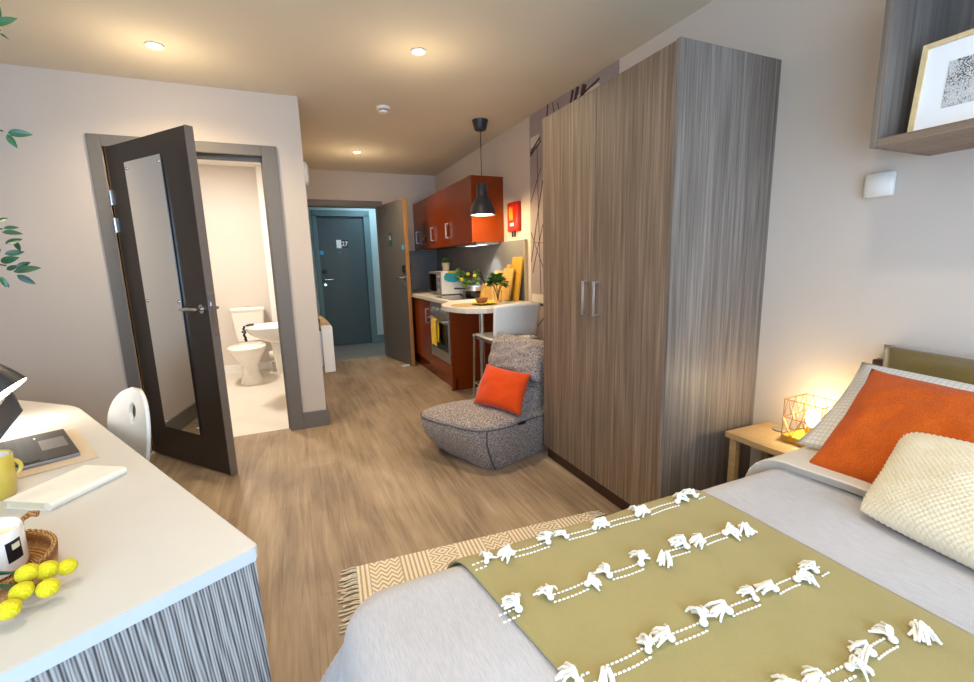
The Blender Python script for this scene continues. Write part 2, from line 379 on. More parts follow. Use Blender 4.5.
struct('wall_corridor', MB().box(XC-.1, XC, YB+.1, YE, 0, H), M['wall'], 'side wall of the entrance corridor', smooth=False)
b = MB(); b.box(XL, .23, YE, YE+.1, 0, H); b.box(1.155, XR, YE, YE+.1, 0, H); b.box(.23, 1.155, YE, YE+.1, 2.02, H)
struct('wall_entrance', b, M['wall'], 'end wall with the entrance doorway', smooth=False)
struct('wall_bathroom_lining', MB().box(XL, XC-.1, YE-.012, YE, .002, H).box(XC-.112, XC-.1, YB+.1, YE-.012, .002, H).box(XL, XC-.1, YB+.1, YB+.104, 2.04, H), M['bathwall'], 'cream wall panels inside the bathroom', smooth=False)
struct('wall_boxing', MB().box(-.245, XC-.112, 6.04, YE-.012, .002, H), M['whitewall'], 'white pipe boxing in the bathroom corner', smooth=False)
struct('ceiling_bathroom', MB().box(XL, XC-.1, YB+.1, YE-.012, H-.012, H), M['whitewall'], 'white bathroom ceiling', smooth=False)
# window wall behind the camera
wx0, wx1, wz0, wz1 = -1.8, 1.4, .22, 2.25
b = MB(); b.box(XL, wx0, YW-.1, YW, 0, H); b.box(wx1, XR, YW-.1, YW, 0, H); b.box(wx0, wx1, YW-.1, YW, 0, wz0); b.box(wx0, wx1, YW-.1, YW, wz1, H)
struct('wall_window', b, M['wall'], 'wall with the window', smooth=False)
wn = thing('window_1', (0, YW-.05, 0), 'wide grey framed window', None, kind='structure')
b = MB()
for x in (wx0+.025, -.1, wx1-.025): b.box(x-.025, x+.025, -.03, .03, wz0, wz1)
b.box(wx0, wx1, -.03, .03, wz0, wz0+.05); b.box(wx0, wx1, -.03, .03, wz1-.05, wz1)
b.build('window_frame', M['trim'], wn, smooth=False)
# hallway
hx = .43
b = MB(); b.box(-1.2, hx, 7.4, 7.5, 0, 2.4); b.box(1.16, 3.2, 7.4, 7.5, 0, 2.4); b.box(hx, 1.16, 7.4, 7.5, 2.03, 2.4); b.box(-1.3, -1.2, YE+.1, 7.6, 0, 2.4); b.box(3.2, 3.3, YE+.1, 7.6, 0, 2.4); b.box(hx,1.16,7.5,7.52,0,2.05)
b.box(1.93,3.2,YE+.1,YE+.12,0,2.4)
struct('wall_hall', b, M['hallwall'], 'pale hallway walls beyond the entrance', smooth=False)
struct('baseboard_hall', MB().box(1.24, 3.2, 7.385, 7.4, 0, .13), M['hallframe'], 'hallway skirting', smooth=False)
b = MB(); b.box(hx-.045, hx+.02, 7.375, 7.46, 0, 2.03); b.box(1.14, 1.235, 7.375, 7.46, 0, 2.03); b.box(hx-.045, 1.235, 7.375, 7.46, 2.01, 2.10)
struct('trim_hall_door', b, M['hallframe'], 'blue grey frame of the hallway door', bevel=.004, smooth=False)
d3 = thing('door_3', (.45, 7.45, 0), 'dark teal flat door numbered 27 across the hallway', None, kind='structure')
MB().box(0, .69, -.03, 0, .005, 2.0).build('door_leaf', M['halldoor'], d3, smooth=False)
MB().box(.335, .435, -.034, -.03, 1.535, 1.66).build('number_plate', M['numberplate'], d3, smooth=False)
MB().box(.262, .334, -.034, -.03, 1.535, 1.66).build('notice_plate', M['white'], d3, smooth=False)
text('27', .095, M['white'], T(.385, -.0348, 1.598) @ Matrix.Rotation(PI/2, 4, 'X'), d3, 'number')
MB().lathe([(.034, 0), (.034, .004)], mat=T(.035, -.03, 1.47) @ Matrix.Rotation(PI/2, 4, 'X')).build('round_sign', M['signblue'], d3)
MB().lathe([(.005, 0), (.005, .008)], mat=T(.30, -.03, 1.47) @ Matrix.Rotation(PI/2, 4, 'X')).build('peephole', M['chrome'], d3)
MB().box(.02, .085, -.055, -.03, 1.155, 1.21).build('door_reader', M['black'], d3, bevel=.01)
MB().tube([(.05, -.03, 1.06), (.05, -.08, 1.06), (.17, -.08, 1.06)], .011).build('door_handle', M['chrome'], d3)
MB().lathe([(.022, 0), (.022, .012)], mat=T(.05, -.03, .98) @ Matrix.Rotation(PI/2, 4, 'X')).build('lock_cylinder', M['chrome'], d3)
# skirtings
sk = []
def skirting(name, *boxes):
    b = MB()
    for x in boxes: b.box(*x)
    struct(name, b, M['trim'], 'grey skirting board', bevel=.003, smooth=False)
skirting('baseboard_bathroom_wall', (XL, -1.07, YB-.016, YB, 0, .13), (-.003, XC+.016, YB-.016, YB, 0, .13))
skirting('baseboard_corridor', (XC, XC+.016, YB, YE, 0, .13))
skirting('baseboard_entrance', (XC+.016, .20, YE-.016, YE, 0, .13))
skirting('baseboard_left', (XL, XL+.016, YW, YB-.016, 0, .13))
skirting('baseboard_right', (XR-.016, XR, YW, 1.36, 0, .13), (XR-.016, XR, 2.37, 3.9, 0, .13))
# door frames
b = MB()
b.box(-1.07, -1.0, YB-.018, YB, 0, 2.10); b.box(-.1, -.003, YB-.018, YB, 0, 2.10)
b.box(-1.0, -.1, YB-.018, YB, 2.03, 2.10)
b.box(-1.012, -1.0, YB, YB+.11, 0, 2.04); b.box(-.1, -.088, YB, YB+.11, 0, 2.04)
b.box(-.115, -.1, YB+.045, YB+.07, 0, 2.02); b.box(-1.0, -.1, YB+.045, YB+.07, 2.0, 2.03); b.box(-1.0, -.1, YB+.0, YB+.11, 2.03, 2.04)
struct('trim_bathroom_door', b, M['trim'], 'grey frame around the bathroom doorway', bevel=.003, smooth=False)
b = MB()
b.box(.19, .235, YE-.018, YE, 0, 2.09); b.box(1.155, 1.215, YE-.018, YE, 0, 2.09); b.box(.235, 1.155, YE-.018, YE, 2.02, 2.09)
b.box(.228, .24, YE, YE+.11, 0, 2.02); b.box(1.145, 1.157, YE, YE+.11, 0, 2.02); b.box(.24, 1.145, YE, YE+.11, 2.008, 2.02)
b.box(.75,1.08, YE-.035, YE-.018, 2.035, 2.055)
struct('trim_entrance_door', b, M['trim'], 'grey frame around the entrance doorway', bevel=.003, smooth=False)

def handle_lever(mb, x, z, sgn, L=.13, off=.052, y0=0):
    """lever turned back towards the hinge; sgn -1 camera side"""
    y = y0+sgn*off
    mb.tube([(x, y0, z), (x, y0+sgn*off*.8, z), (x-.012, y, z), (x-.05, y, z+.002), (x-L, y, z-.002)], [.01, .01, .0105, .0095, .009], 10)
    mb.lathe([(.026, 0), (.026, .008)], mat=T(x, y0, z) @ Matrix.Rotation(-sgn*PI/2, 4, 'X')); return mb
# bathroom door, open into the room
d1 = thing('door_1', (-.985, 3.655, 0), 'open dark brown bathroom door with a long mirror', None, rz=math.atan2(-.776, .631), kind='structure')
MB().box(.004, .855, .001, .044, .008, 2.022).build('door_leaf', M['doorleaf'], d1, smooth=False)
MB().box(.855, .8605, 0, .045, .006, 2.024).build('door_edge', M['dooredge'], d1, smooth=False)
MB().box(0, .004, 0, .045, .006, 2.024).box(0, .86, .003, .042, .004, .0075).build('lipping', M['lipping'], d1, smooth=False)
mr = MB().box(.222, .610, -.010, -.005, .232, 1.905).build('door_mirror', M['mirror'], d1, smooth=False)
for (x, z) in ((.243, 1.868), (.588, 1.868), (.243, 1.07), (.588, 1.07), (.243, .27), (.588, .27)):
    MB().lathe([(.009, -.005), (.010, .006), (.006, .010)], mat=T(x, -.008, z) @ Matrix.Rotation(PI/2, 4, 'X'), seg=14).build('mirror_fixing', M['chrome'], mr)
MB().box(.213, .6, -.004, .001, .225, 1.9).build('mirror_backing', M['black'], d1, smooth=False)
handle_lever(MB(), .80, 1.03, -1, .135).build('door_handle', M['chrome'], d1)
handle_lever(MB(), .80, 1.03, 1, .135, y0=.045).build('door_handle', M['chrome'], d1)
MB().box(.860, .8625, .01, .034, .88, 1.115).box(.8625, .872, .014, .030, 1.045, 1.07).build('lock_plate', M['steel'], d1, smooth=False)
for z in (1.55, 1.72, .25):
    MB().tube([(-.004, -.006, z-.045), (-.004, -.006, z+.045)], .007).box(-.004, .02, -.004, .001, z-.045, z+.045).build('hinge', M['chrome'], d1)
# entrance door
d2 = thing('door_2', (1.140, 6.185, 0), 'open grey entrance door with timber edge beside the kitchen', None, rz=math.atan2(-.981, .193), kind='structure')
MB().box(.004, .812, .001, .044, .008, 2.018).build('door_leaf', M['entdoor'], d2, smooth=False)
MB().box(.812, .818, 0, .045, .006, 2.02).box(0, .004, 0, .045, .006, 2.02).box(.004, .812, .0, .045, 2.018, 2.0215).build('lipping', M['lipping'], d2, smooth=False)
MB().box(.335, .43, -.004, .001, 1.49, 1.66).build('number_plate', M['signteal'], d2, smooth=False)
text('26', .075, M['white'], T(.383, -.0048, 1.59) @ Matrix.Rotation(PI/2, 4, 'X'), d2, 'number')
MB().lathe([(.033, 0), (.033, .004)], mat=T(.755, 0, 1.46) @ Matrix.Rotation(PI/2, 4, 'X')).build('round_sign', M['signblue'], d2)
MB().lathe([(.006, 0), (.006, .006)], mat=T(.38, 0, 1.44) @ Matrix.Rotation(PI/2, 4, 'X')).build('peephole', M['chrome'], d2)
MB().box(.72, .785, -.022, .001, 1.16, 1.25).build('door_reader', M['black'], d2, bevel=.012)
MB().box(.72, .80, .045, .068, 1.15, 1.27).build('door_reader', M['black'], d2, bevel=.012)
handle_lever(MB(), .76, 1.10, -1, .12).build('door_handle', M['chrome'], d2)
handle_lever(MB(), .76, 1.10, 1, .12, y0=.045).build('door_handle', M['chrome'], d2)
MB().lathe([(.02, 0), (.02, .012)], mat=T(.76, 0, 1.0) @ Matrix.Rotation(PI/2, 4, 'X')).build('lock_cylinder', M['chrome'], d2)
tag(MB().prism([(0, 0), (.10, .005), (.10, .04), (0, .035)], 0, .022).build('door_wedge', M['plasticw'], bevel=.004), 'small white wedge on the floor under the entrance door', 'door wedge').location = (1.175, 5.40, 0)
# mural paper on the right wall
mu = thing('wall_mural', (XR, 0, 0), 'mauve mural paper strip between wardrobe and kitchen splashback', 'mural')
MB().box(-.006, -.001, 2.395, 3.515, .14, H-.002).build('mural_paper', M['mural'], mu, smooth=False)
for q in ((3.36, 3.50, 2.19, 2.27), (2.58, 2.83, 2.335, 2.385), (3.15, 3.50, .90, .97)): MB().box(-.0075, -.006, *q).build('mural_highlight', M['muralcream'], mu, smooth=False)
b = MB()
def yz(y, z): return (-.008, y, z)
for a, c, r in (((3.50, 2.15), (3.34, 2.24), .010), ((3.50, 2.13), (3.33, 2.21), .007), ((3.39, 2.2), (3.34, .98), .003), ((3.50, 1.75), (3.33, 2.0), .003), ((3.50, 1.25), (3.30, 1.9), .005), ((3.48, 1.15), (3.3, 1.55), .004), ((3.50, 1.5), (3.3, 1.2), .003), ((3.5, 1.42), (3.3, 1.40), .002),
                ((3.28, 2.0), (3.22, 2.45), .008), ((3.15, 2.44), (3.02, 2.0), .004), ((3.08, 2.42), (2.96, 2.1), .004), ((2.95, 2.2), (2.88, 2.44), .016), ((2.88, 2.25), (2.82, 2.44), .022), ((2.8, 2.25), (2.74, 2.43), .03), ((2.95, 2.33), (2.58, 2.41), .008), ((2.83, 2.30), (2.56, 2.36), .006), ((2.9, 2.1), (2.72, 2.3), .012), ((2.85, 2.3), (2.62, 2.27), .01), ((2.74, 2.1), (2.68, 2.36), .012),
                ((3.5, .88), (3.14, .88), .012), ((3.5, .6), (3.2, .85), .004), ((3.45, .3), (3.2, .7), .004)):
    b.tube([yz(*a), yz((a[0]+c[0])/2+.004, (a[1]+c[1])/2), yz(*c)], r*.9, 6)
    for v in b.bm.verts: v.co.x = max(min(v.co.x, -.0055), -.009)
b.build('mural_lines', M['muraldark'], mu, smooth=False)

# ------------------------------------------------------------------ ceiling fittings
def downlight(x, y, label):
    t = thing('downlight', (x, y, H), label, 'ceiling light', group='recessed ceiling downlights')
    MB().lathe([(.030, -.001), (.044, -.002), (.046, -.006), (.044, -.008), (.033, -.006), (.031, -.001)], cap0=False, cap1=False).build('ring', M['plasticw'], t)
    MB().lathe([(.031, -.0045), (.031, -.002)]).build('lamp', M['downl'], t)
    return t
LAMPS = []
for x, y, lab in ((-.549, 3.121, 'lit ceiling downlight above the bathroom door'), (.793, 2.705, 'lit ceiling downlight above the middle of the room, nearest one'), (.782, 5.159, 'small lit ceiling downlight in the entrance corridor')):
    downlight(x, y, lab); LAMPS.append((x, y))
LAMPS += []
t = thing('smoke_detector', (.78, 3.69, H), 'round white smoke detector on the ceiling', 'smoke detector')
MB().lathe([(.052, -.001), (.052, -.018), (.045, -.022)]).build('base', M['plasticw'], t)
MB().lathe([(.036, -.022), (.034, -.034)]).build('vent', M['black'], t)
MB().lathe([(.040, -.030), (.036, -.043), (.012, -.047)]).build('cover', M['plasticw'], t)
t = thing('pendant_lamp', (1.613, 3.75, H), 'dark grey bell shaped pendant lamp hanging by the kitchen cupboards', 'pendant lamp')
MB().lathe([(.068, -.001), (.066, -.012), (.050, -.075), (.046, -.080)]).build('ceiling_cap', M['charcoal'], t)
MB().tube([(0, 0, -.08), (0, 0, -.53)], .0035, 6).build('cord', M['black'], t)
prof = [(.012, -.515), (.044, -.518), (.047, -.525), (.047, -.61), (.052, -.63), (.085, -.68), (.103, -.72), (.112, -.765), (.114, -.785)]
MB().lathe(prof+[(.110, -.785), (.10, -.73), (.05, -.65)], cap0=True, cap1=True).build('lamp_shade', M['charcoal'], t)
MB().lathe([(.105, -.776), (.102, -.770)]).build('light_opening', M['shadein'], t)

# ------------------------------------------------------------------ wardrobe
w = thing('wardrobe', (1.402, 1.367, 0), 'tall grey brown woodgrain wardrobe with two doors', 'wardrobe')
W, D = .993, .566
MB().box(.02, D-.001, .018, W, .078, 2.05).build('carcass', M['wardside'], w, smooth=False)
MB().box(0, D-.001, 0, .018, .0, 2.052).build('side_panel', M['wardside'], w, smooth=False)
MB().box(.03, .05, .018, W, 0, .078).build('plinth', M['plinth'], w, smooth=False)
for y0, y1, hy in ((.020, .4935, .459), (.4965, W, .55)):
    dd = MB().box(0, .0185, y0, y1, .082, 2.048).build('door', M['wardfront'], w, smooth=False, bevel=.001)
    MB().box(-.034, -.026, hy-.0085, hy+.0085, .972, 1.145).box(-.03, 0, hy-.0085, hy+.0085, .972, .982).box(-.03, 0, hy-.0085, hy+.0085, 1.135, 1.145).build('door_handle', M['steel'], dd, bevel=.0015)

# ------------------------------------------------------------------ wall shelf and picture
s = thing('wall_shelf', (1.63, .838, 1.558), 'open grey woodgrain shelf box on the wall above the bed', 'shelf')
SD = XR-1.63-.001
MB().box(0, SD, -.02, 0, 0, .52).build('side_panel', M['shelfwood'], s, smooth=False)
MB().box(0, SD, -1.3, -.02, 0, .022).build('bottom_panel', M['shelfedge'], s, smooth=False)
MB().box(0, SD, -1.3, -.02, .498, .52).build('top_panel', M['shelfedge'], s, smooth=False)
MB().box(SD-.02, SD, -1.3, -.02, .022, .498).build('back_panel', M['shelfwood'], s, smooth=False)
MB().box(0, SD, -1.335, -1.3, 0, .52).build('side_panel', M['shelfwood'], s, smooth=False)
p = thing('framed_print', (1.70, .783, 1.5805), 'pale wood framed black and white print standing in the wall shelf', 'framed picture')
tm = Matrix.Rotation(math.radians(7), 4, 'Y')
FW, FH = .38, .252
b = MB()
for a in ((-.018, 0, -FW, 0, 0, .013), (-.018, 0, -FW, 0, FH-.013, FH), (-.018, 0, -.013, 0, .013, FH-.013), (-.018, 0, -FW, -FW+.013, .013, FH-.013)): b.box(a[0]+.018, a[1]+.018, *a[2:], mat=tm)
b.build('frame', M['pine'], p, smooth=False)
mo = MB().box(.006, .012, -FW+.01, -.01, .01, FH-.01, mat=tm).build('mount', M['mount'], p, smooth=False)
MB().box(.0045, .006, -FW+.068, -.066, .062, FH-.066, mat=tm).build('print', M['print'], mo, smooth=False)
tag(MB().lathe([(.024, 0), (.025, .003), (.025, .010), (.022, .012)], mat=T(1.947, .725, 1.985) @ Matrix.Rotation(-PI/2, 4, 'Y')).build('puck_light', M['steel']), 'round grey puck fitting on the back of the wall shelf', 'light fitting')
# wall sensor and chime
t = thing('wall_sensor', (XR, .957, 1.445), 'small white plastic box on the wall left of the shelf', 'sensor')
b = MB(); b.grid(lambda u, v: Vector((-.014-.022*math.sin(PI*(.15+.7*u)), .045-.09*u, .002+.078*v)), 12, 2)
b.build('cover', M['plasticw'], t, solid=.003)
MB().box(-.028, -.0005, -.040, .040, 0, .080).build('base', M['plasticw'], t, bevel=.006)
MB().lathe([(.0025, 0), (.0025, .003)], mat=T(-.026, .036, .012) @ Matrix.Rotation(-PI/2, 4, 'Y'), seg=10).build('indicator', M['black'], t)
tag(MB().loft([(0, 0, 0, .085, .085), (0, 0, .02, .085, .085), (0, 0, .032, .06, .06)], 28, 2.6, mat=T(XC+.0005, 3.80, 1.95) @ Matrix.Rotation(PI/2, 4, 'Y') @ Matrix.Diagonal((1.0, .7, 1, 1))).build('wall_sounder', M['plasticw']), 'white rounded unit high on the corridor wall corner', 'alarm sounder')
# panel heater
t = thing('panel_heater', (XC, 3.93, .37), 'white panel heater low on the corridor wall', 'heater')
MB().box(.03, .105, 0, .52, 0, .40).build('body', M['plasticw'], t, bevel=.004)
MB().box(.105, .118, 0.005, .515, .0, .385).build('front_panel', M['plasticw'], t, bevel=.003)
for y in (.05, .4): MB().box(.0005, .03, y, y+.07, .05, .35).build('wall_bracket', M['steel'], t, smooth=False)
MB().prism([(.0, 0), (.075, 0), (.03, .035), (0, .035)], 0, .51, mat=T(.03, .517, .40) @ Matrix.Rotation(PI/2, 4, 'X')).build('top_grille', M['paleoak'], t, smooth=False)

# ------------------------------------------------------------------ bathroom
t = thing('toilet', (-.50, 5.465, .002), 'white toilet with cistern against the bathroom back wall', 'toilet')
MB().loft([(0, .16, 0, .115, .24), (0, .16, .02, .11, .235), (0, .17, .10, .085, .20), (0, .15, .20, .09, .21), (0, .08, .30, .145, .25), (0, .05, .36, .17, .26), (0, .05, .385, .175, .262)], 36, 2.2).build('bowl', M['ceramic'], t)
MB().loft([(0, .04, .385, .183, .262), (0, .04, .397, .188, .268), (0, .04, .415, .188, .268), (0, .04, .425, .17, .25)], 36, 2.2).build('seat_lid', M['ceramic'], t)
MB().loft([(0, .62-.01, .40, .145, .075), (0, .61, .42, .15, .08), (0, .61, .70, .175, .09), (0, .61, .76, .178, .092)], 40, 7).build('cistern', M['ceramic'], t)
MB().loft([(0, .61, .76, .186, .10), (0, .61, .775, .19, .103), (0, .61, .79, .186, .10), (0, .61, .80, .16, .08)], 40, 6).build('cistern_lid', M['ceramic'], t)
MB().lathe([(.02, 0), (.02, .008)], (0, .61, .80)).build('flush_button', M['chrome'], t)
MB().loft([(0, .45, .25, .1, .12), (0, .45, .385, .12, .12)], 24, 4).build('neck', M['ceramic'], t)
t = thing('wash_basin', (.045, 4.62, .002), 'white wall hung basin with half pedestal right of the toilet', 'basin')
b = MB(); secs = []
for z, rx, ry in ((.56, .12, .13), (.60, .17, .18), (.66, .215, .225), (.70, .228, .24), (.722, .23, .243), (.726, .222, .235)): secs.append((-rx, 0, z, rx, ry))
secs += [(-.215, 0, .715, .19, .20), (-.20, 0, .66, .15, .16), (-.20, 0, .62, .08, .09)]
b.loft(secs, 40, 2.6).build('bowl', M['ceramic'], t)
MB().loft([(-.13, 0, .27, .09, .085), (-.13, 0, .30, .11, .105), (-.13, 0, .45, .122, .12), (-.135, 0, .60, .13, .14)], 28, 2.6).build('pedestal', M['ceramic'], t)
MB().tube([(-.05, 0, .70), (-.05, 0, .80), (-.09, 0, .82), (-.16, 0, .80)], .011).build('tap', M['chrome'], t)
bb = MB(); rnd = random.Random(3)
for i in range(30):
    f_ = i/29; 
    if f_ < .45: q = (.045-.39-.10*f_/.45*.55+rnd.uniform(-.01, .01), 4.60+rnd.uniform(-.02, .02), .748-.01*f_)
    else: q = (.045-.475+rnd.uniform(-.012, .012), 4.60+rnd.uniform(-.02, .02), .74-.14*(f_-.45)/.55)
    bb.ball(q, .012, (1, 1, .9), 1)
tag(bb.build('bead_garland', M['navy'], center=True), 'navy and white beads draped over the rim of the basin', 'bead garland')
t = thing('waste_pipe', (-.245, 5.8, .002), 'pale waste pipe beside the toilet', 'pipe')
MB().tube([(-.07, .22, .20), (.03, .22, .20), (.09, .22, .2)], .05, 16).build('pipe', M['bathwall'], t)
MB().box(-.05, .2, .15, .2, 0, .12).build('pipe_cover', M['disc'], t, smooth=False)
struct('baseboard_bathroom', MB().box(XL, -.25, YE-.03, YE-.012, .002, .09), M['whitewall'], 'white bathroom skirting', smooth=False)

# ------------------------------------------------------------------ kitchen
def bar_handle(parent, x, y, z0, z1):
    return MB().box(x-.034, x-.024, y-.011, y+.011, z0, z1).box(x-.03, x, y-.011, y+.011, z0, z0+.012).box(x-.03, x, y-.011, y+.011, z1-.012, z1).build('door_handle', M['steel'], parent, bevel=.0015)
cb = thing('upper_cabinets', (1.63, 4.055, 1.45), 'red gloss wall cupboards with steel handles above the worktop', 'kitchen cabinet')
MB().box(.019, XR-1.631, 0, YE-4.056, 0, .61).build('cabinet_body', M['red'], cb, smooth=False)
for y0, y1, hy in ((0.0, .62, None), (.622, 1.19, .70), (1.192, 1.76, 1.26), (1.762, 2.148, 1.94)):
    dd = MB().box(0, .0185, y0, y1, -.01, .61).build('cabinet_door', M['red'], cb, bevel=.001, smooth=False)
    if hy: bar_handle(dd, 0, hy, .075, .235)
MB().box(.05, .30, .03, .60, -.022, 0).build('extractor_hood', M['steel'], cb, bevel=.003)
MB().box(.12, .20, .10, .20, -.025, -.0221).build('hood_light', M['hoodl'], cb, smooth=False)
MB().box(.12, .20, .38, .50, -.025, -.0221).build('hood_light', M['hoodl'], cb, smooth=False)
bs = thing('base_cabinet', (1.385, 4.75, 0), 'red gloss base cupboard left of the oven', 'kitchen cabinet')
MB().box(.019, XR-1.386, 0, YE-4.751, .14, .858).build('cabinet_body', M['red'], bs, smooth=False)
MB().box(.04, .055, 0, YE-4.751, 0, .14).build('plinth', M['red'], bs, smooth=False)
dd = MB().box(0, .0185, .003, .597, .15, .855).build('cabinet_door', M['red'], bs, bevel=.001, smooth=False)
bar_handle(dd, 0, .09, .60, .765)
dd = MB().box(0, .0185, .603, 1.45, .15, .855).build('cabinet_door', M['red'], bs, bevel=.001, smooth=False)
ov = thing('oven', (1.385, 4.09, 0), 'built in steel oven with knobs and dark glass door', 'oven')
MB().box(.019, XR-1.386, .02, .655, .14, .858).build('oven_housing', M['red'], ov, smooth=False)
MB().box(.04, .055, 0, .655, 0, .14).box(.0, .018, .022, .655, .145, .255).build('plinth', M['red'], ov, smooth=False)
MB().box(.0, XR-1.386, 0.0, .0195, .0, .858).build('end_panel', M['red'], ov, smooth=False)
MB().box(-.004, .018, .03, .652, .72, .852).build('control_panel', M['silver'], ov, bevel=.002, smooth=False)
for y in (.12, .24, .36, .52):
    MB().lathe([(.021, 0), (.019, .018), (.010, .02)], mat=T(-.004, y, .785) @ Matrix.Rotation(-PI/2, 4, 'Y'), seg=18).build('knob', M['steel'], ov)
MB().box(-.006, .018, .03, .652, .262, .712).build('oven_door', M['steel'], ov, bevel=.002, smooth=False)
MB().box(-.0075, -.006, .07, .61, .37, .65).build('door_glass', M['blackglass'], ov, smooth=False)
MB().tube([(-.006, .08, .685), (-.045, .08, .685), (-.045, .60, .685), (-.006, .60, .685)], .008, 8).build('oven_handle', M['steel'], ov)
tw = MB()
def towel(u, v):
    s = (v-.5)*2; y = 4.37+.17*u+.008*math.sin(v*7)
    L = .29 if s < 0 else .25; a = abs(s)*L
    r = .011
    if a < r*PI/2: ang = a/r; x = r*math.sin(ang); z = r*math.cos(ang)
    else: x = r; z = -(a-r*PI/2)
    x += .004*math.sin(u*14+v*3)*min(1, a*8)
    return Vector((1.340+(x if s > 0 else -x), y, .685+z))
tag(tw.grid(towel, 14, 50).build('kitchen_towel', M['yellowt'], solid=.003, center=True), 'yellow towel hanging over the oven handle', 'towel')
wt = thing('worktop', (0, 0, .86), 'white kitchen worktop ending in a round breakfast bar', 'worktop')
poly = [(XR-.032, YE-.014), (1.355, YE-.014), (1.355, 4.06), (1.34, 3.99), (1.29, 3.92), (1.235, 3.84), (1.19, 3.74), (1.165, 3.62), (1.17, 3.48), (1.195, 3.36), (1.24, 3.27), (1.30, 3.21), (1.38, 3.18), (1.48, 3.19), (1.60, 3.24), (1.72, 3.31), (1.85, 3.40), (XR-.012, 3.49), (XR-.012, 3.575), (XR-.032, 3.58)]
MB().prism(poly, 0, .04).build('top', M['worktop'], wt, bevel=.004, smooth=False)
MB().tube([(1.455, 3.47, 0), (1.455, 3.47, -.86)], .022, 16).build('leg', M['chrome'], wt)
sp = thing('splashback', (XR, 3.582, .90), 'grey splashback panel along the kitchen wall', 'splashback')
MB().box(-.028, -.001, .012, YE-3.583, .0005, .547).build('panel', M['splash'], sp, smooth=False)
MB().box(-.032, -.001, 0, .012, .0005, .547).build('end_trim', M['splashedge'], sp, smooth=False)
tag(MB().box(1.36, XR-.03, YE-.013, YE-.001, .90, 1.44).build('end_splashback', M['splash'], smooth=False, center=True), 'blue grey splashback panel on the end wall beside the entrance door', 'splashback')
# hob, pans
hb = thing('hob', (1.42, 4.12, .90), 'black glass electric hob set in the worktop', 'hob')
MB().box(0, .44, 0, .54, 0, .006).build('glass', M['blackglass'], hb, bevel=.002)
for x, y, r in ((.12, .14, .08), (.12, .40, .07), (.33, .14, .07), (.33, .40, .09)):
    MB().lathe([(r, .0061), (r, .0066), (r-.003, .0066), (r-.003, .0061)], (x, y, 0), cap0=False, cap1=False).build('ring', M['keys'], hb)
pn = thing('saucepan', (1.70, 4.22, .9065), 'steel saucepan with dark base on the hob', 'saucepan')
MB().lathe([(.085, 0), (.092, .01), (.092, .07)], cap1=True).build('pan_body', M['blackglass'], pn)
MB().lathe([(.0935, .07), (.0935, .105), (.096, .108)]).build('pan_rim', M['steel'], pn)
MB().lathe([(.094, .108), (.06, .125), (.012, .13)]).build('lid', M['steel'], pn)
MB().lathe([(.006, .13), (.008, .14), (.014, .15), (.012, .158)]).build('lid_knob', M['black'], pn)
MB().tube([(-.09, 0, .09), (-.16, -.04, .10), (-.24, -.09, .105)], .008).build('handle', M['black'], pn)
pn = thing('casserole', (1.76, 4.50, .9065), 'low steel pan behind the saucepan on the hob', 'saucepan')
MB().lathe([(.08, 0), (.085, .01), (.085, .075), (.088, .078)]).build('pan_body', M['steel'], pn)
MB().lathe([(.086, .078), (.05, .092), (.01, .097)]).build('lid', M['steel'], pn)
MB().ball((0, 0, .107), .012).build('lid_knob', M['black'], pn)
# microwave
mw = thing('microwave', (1.53, 4.80, .90), 'silver white microwave at the back of the worktop', 'microwave')
MB().box(.012, .285, 0, .44, .012, .265).build('casing', M['plasticw'], mw, bevel=.006)
dr_ = MB().box(0, .012, .12, .44, .012, .265).build('door', M['silver'], mw, bevel=.003)
MB().box(-.002, 0, .15, .42, .04, .24).build('window', M['blackglass'], dr_, smooth=False)
MB().box(0, .012, 0, .118, .012, .265).build('control_panel', M['silver'], mw, bevel=.003)
for k in range(3): MB().lathe([(.012, 0), (.011, .012)], mat=T(0, .06, .07+.07*k) @ Matrix.Rotation(-PI/2, 4, 'Y'), seg=14).build('dial', M['steel'], mw)
for x, y in ((.05, .04), (.25, .04), (.05, .4), (.25, .4)): MB().lathe([(.012, 0), (.012, .012)], (x, y, 0), 10).build('foot', M['black'], mw)
gl = thing('oven_glove', (1.64, 4.795, 1.17), 'teal glove with yellow cuff hanging on the microwave side', 'oven glove')
b = MB(); b.prism([(-.06, -.0), (.075, 0), (.095, -.03), (.085, -.09), (.03, -.105), (-.04, -.095), (-.085, -.07), (-.085, -.03)], 0, .014, mat=T(0.02, 0, -.018) @ Matrix.Rotation(PI/2, 4, 'X'))
b.build('mitt', M['teal'], gl, bevel=.004)
MB().box(-.02, .08, -.014, .0, -.022, -.002).build('cuff', M['yellowt'], gl, bevel=.003)
MB().box(.03, .04, -.012, .02, -.004, .0).build('loop', M['yellowt'], gl, smooth=False)
def leaf_quad(mb, base, d, up, L, Wd, curl=.2):
    d = d.normalized(); side = d.cross(up).normalized(); n = side.cross(d)
    pts = []; N = 6
    row = []
    for i in range(N+1):
        f_ = i/N; w_ = Wd*math.sin(PI*min(1, f_*.92+.06))**.8*(1-.25*f_)*.5; c = base+d*L*f_+n*(-curl*L*f_*f_)
        if i in (0,): w_ *= .3
        if i == N: w_ = .0005
        row.append((c-side*w_+n*w_*.25, c, c+side*w_+n*w_*.25))
    vs = [[mb.bm.verts.new(p) for p in r] for r in row]
    for a, c in zip(vs, vs[1:]):
        for k in range(2): mb.bm.faces.new((a[k], a[k+1], c[k+1], c[k]))
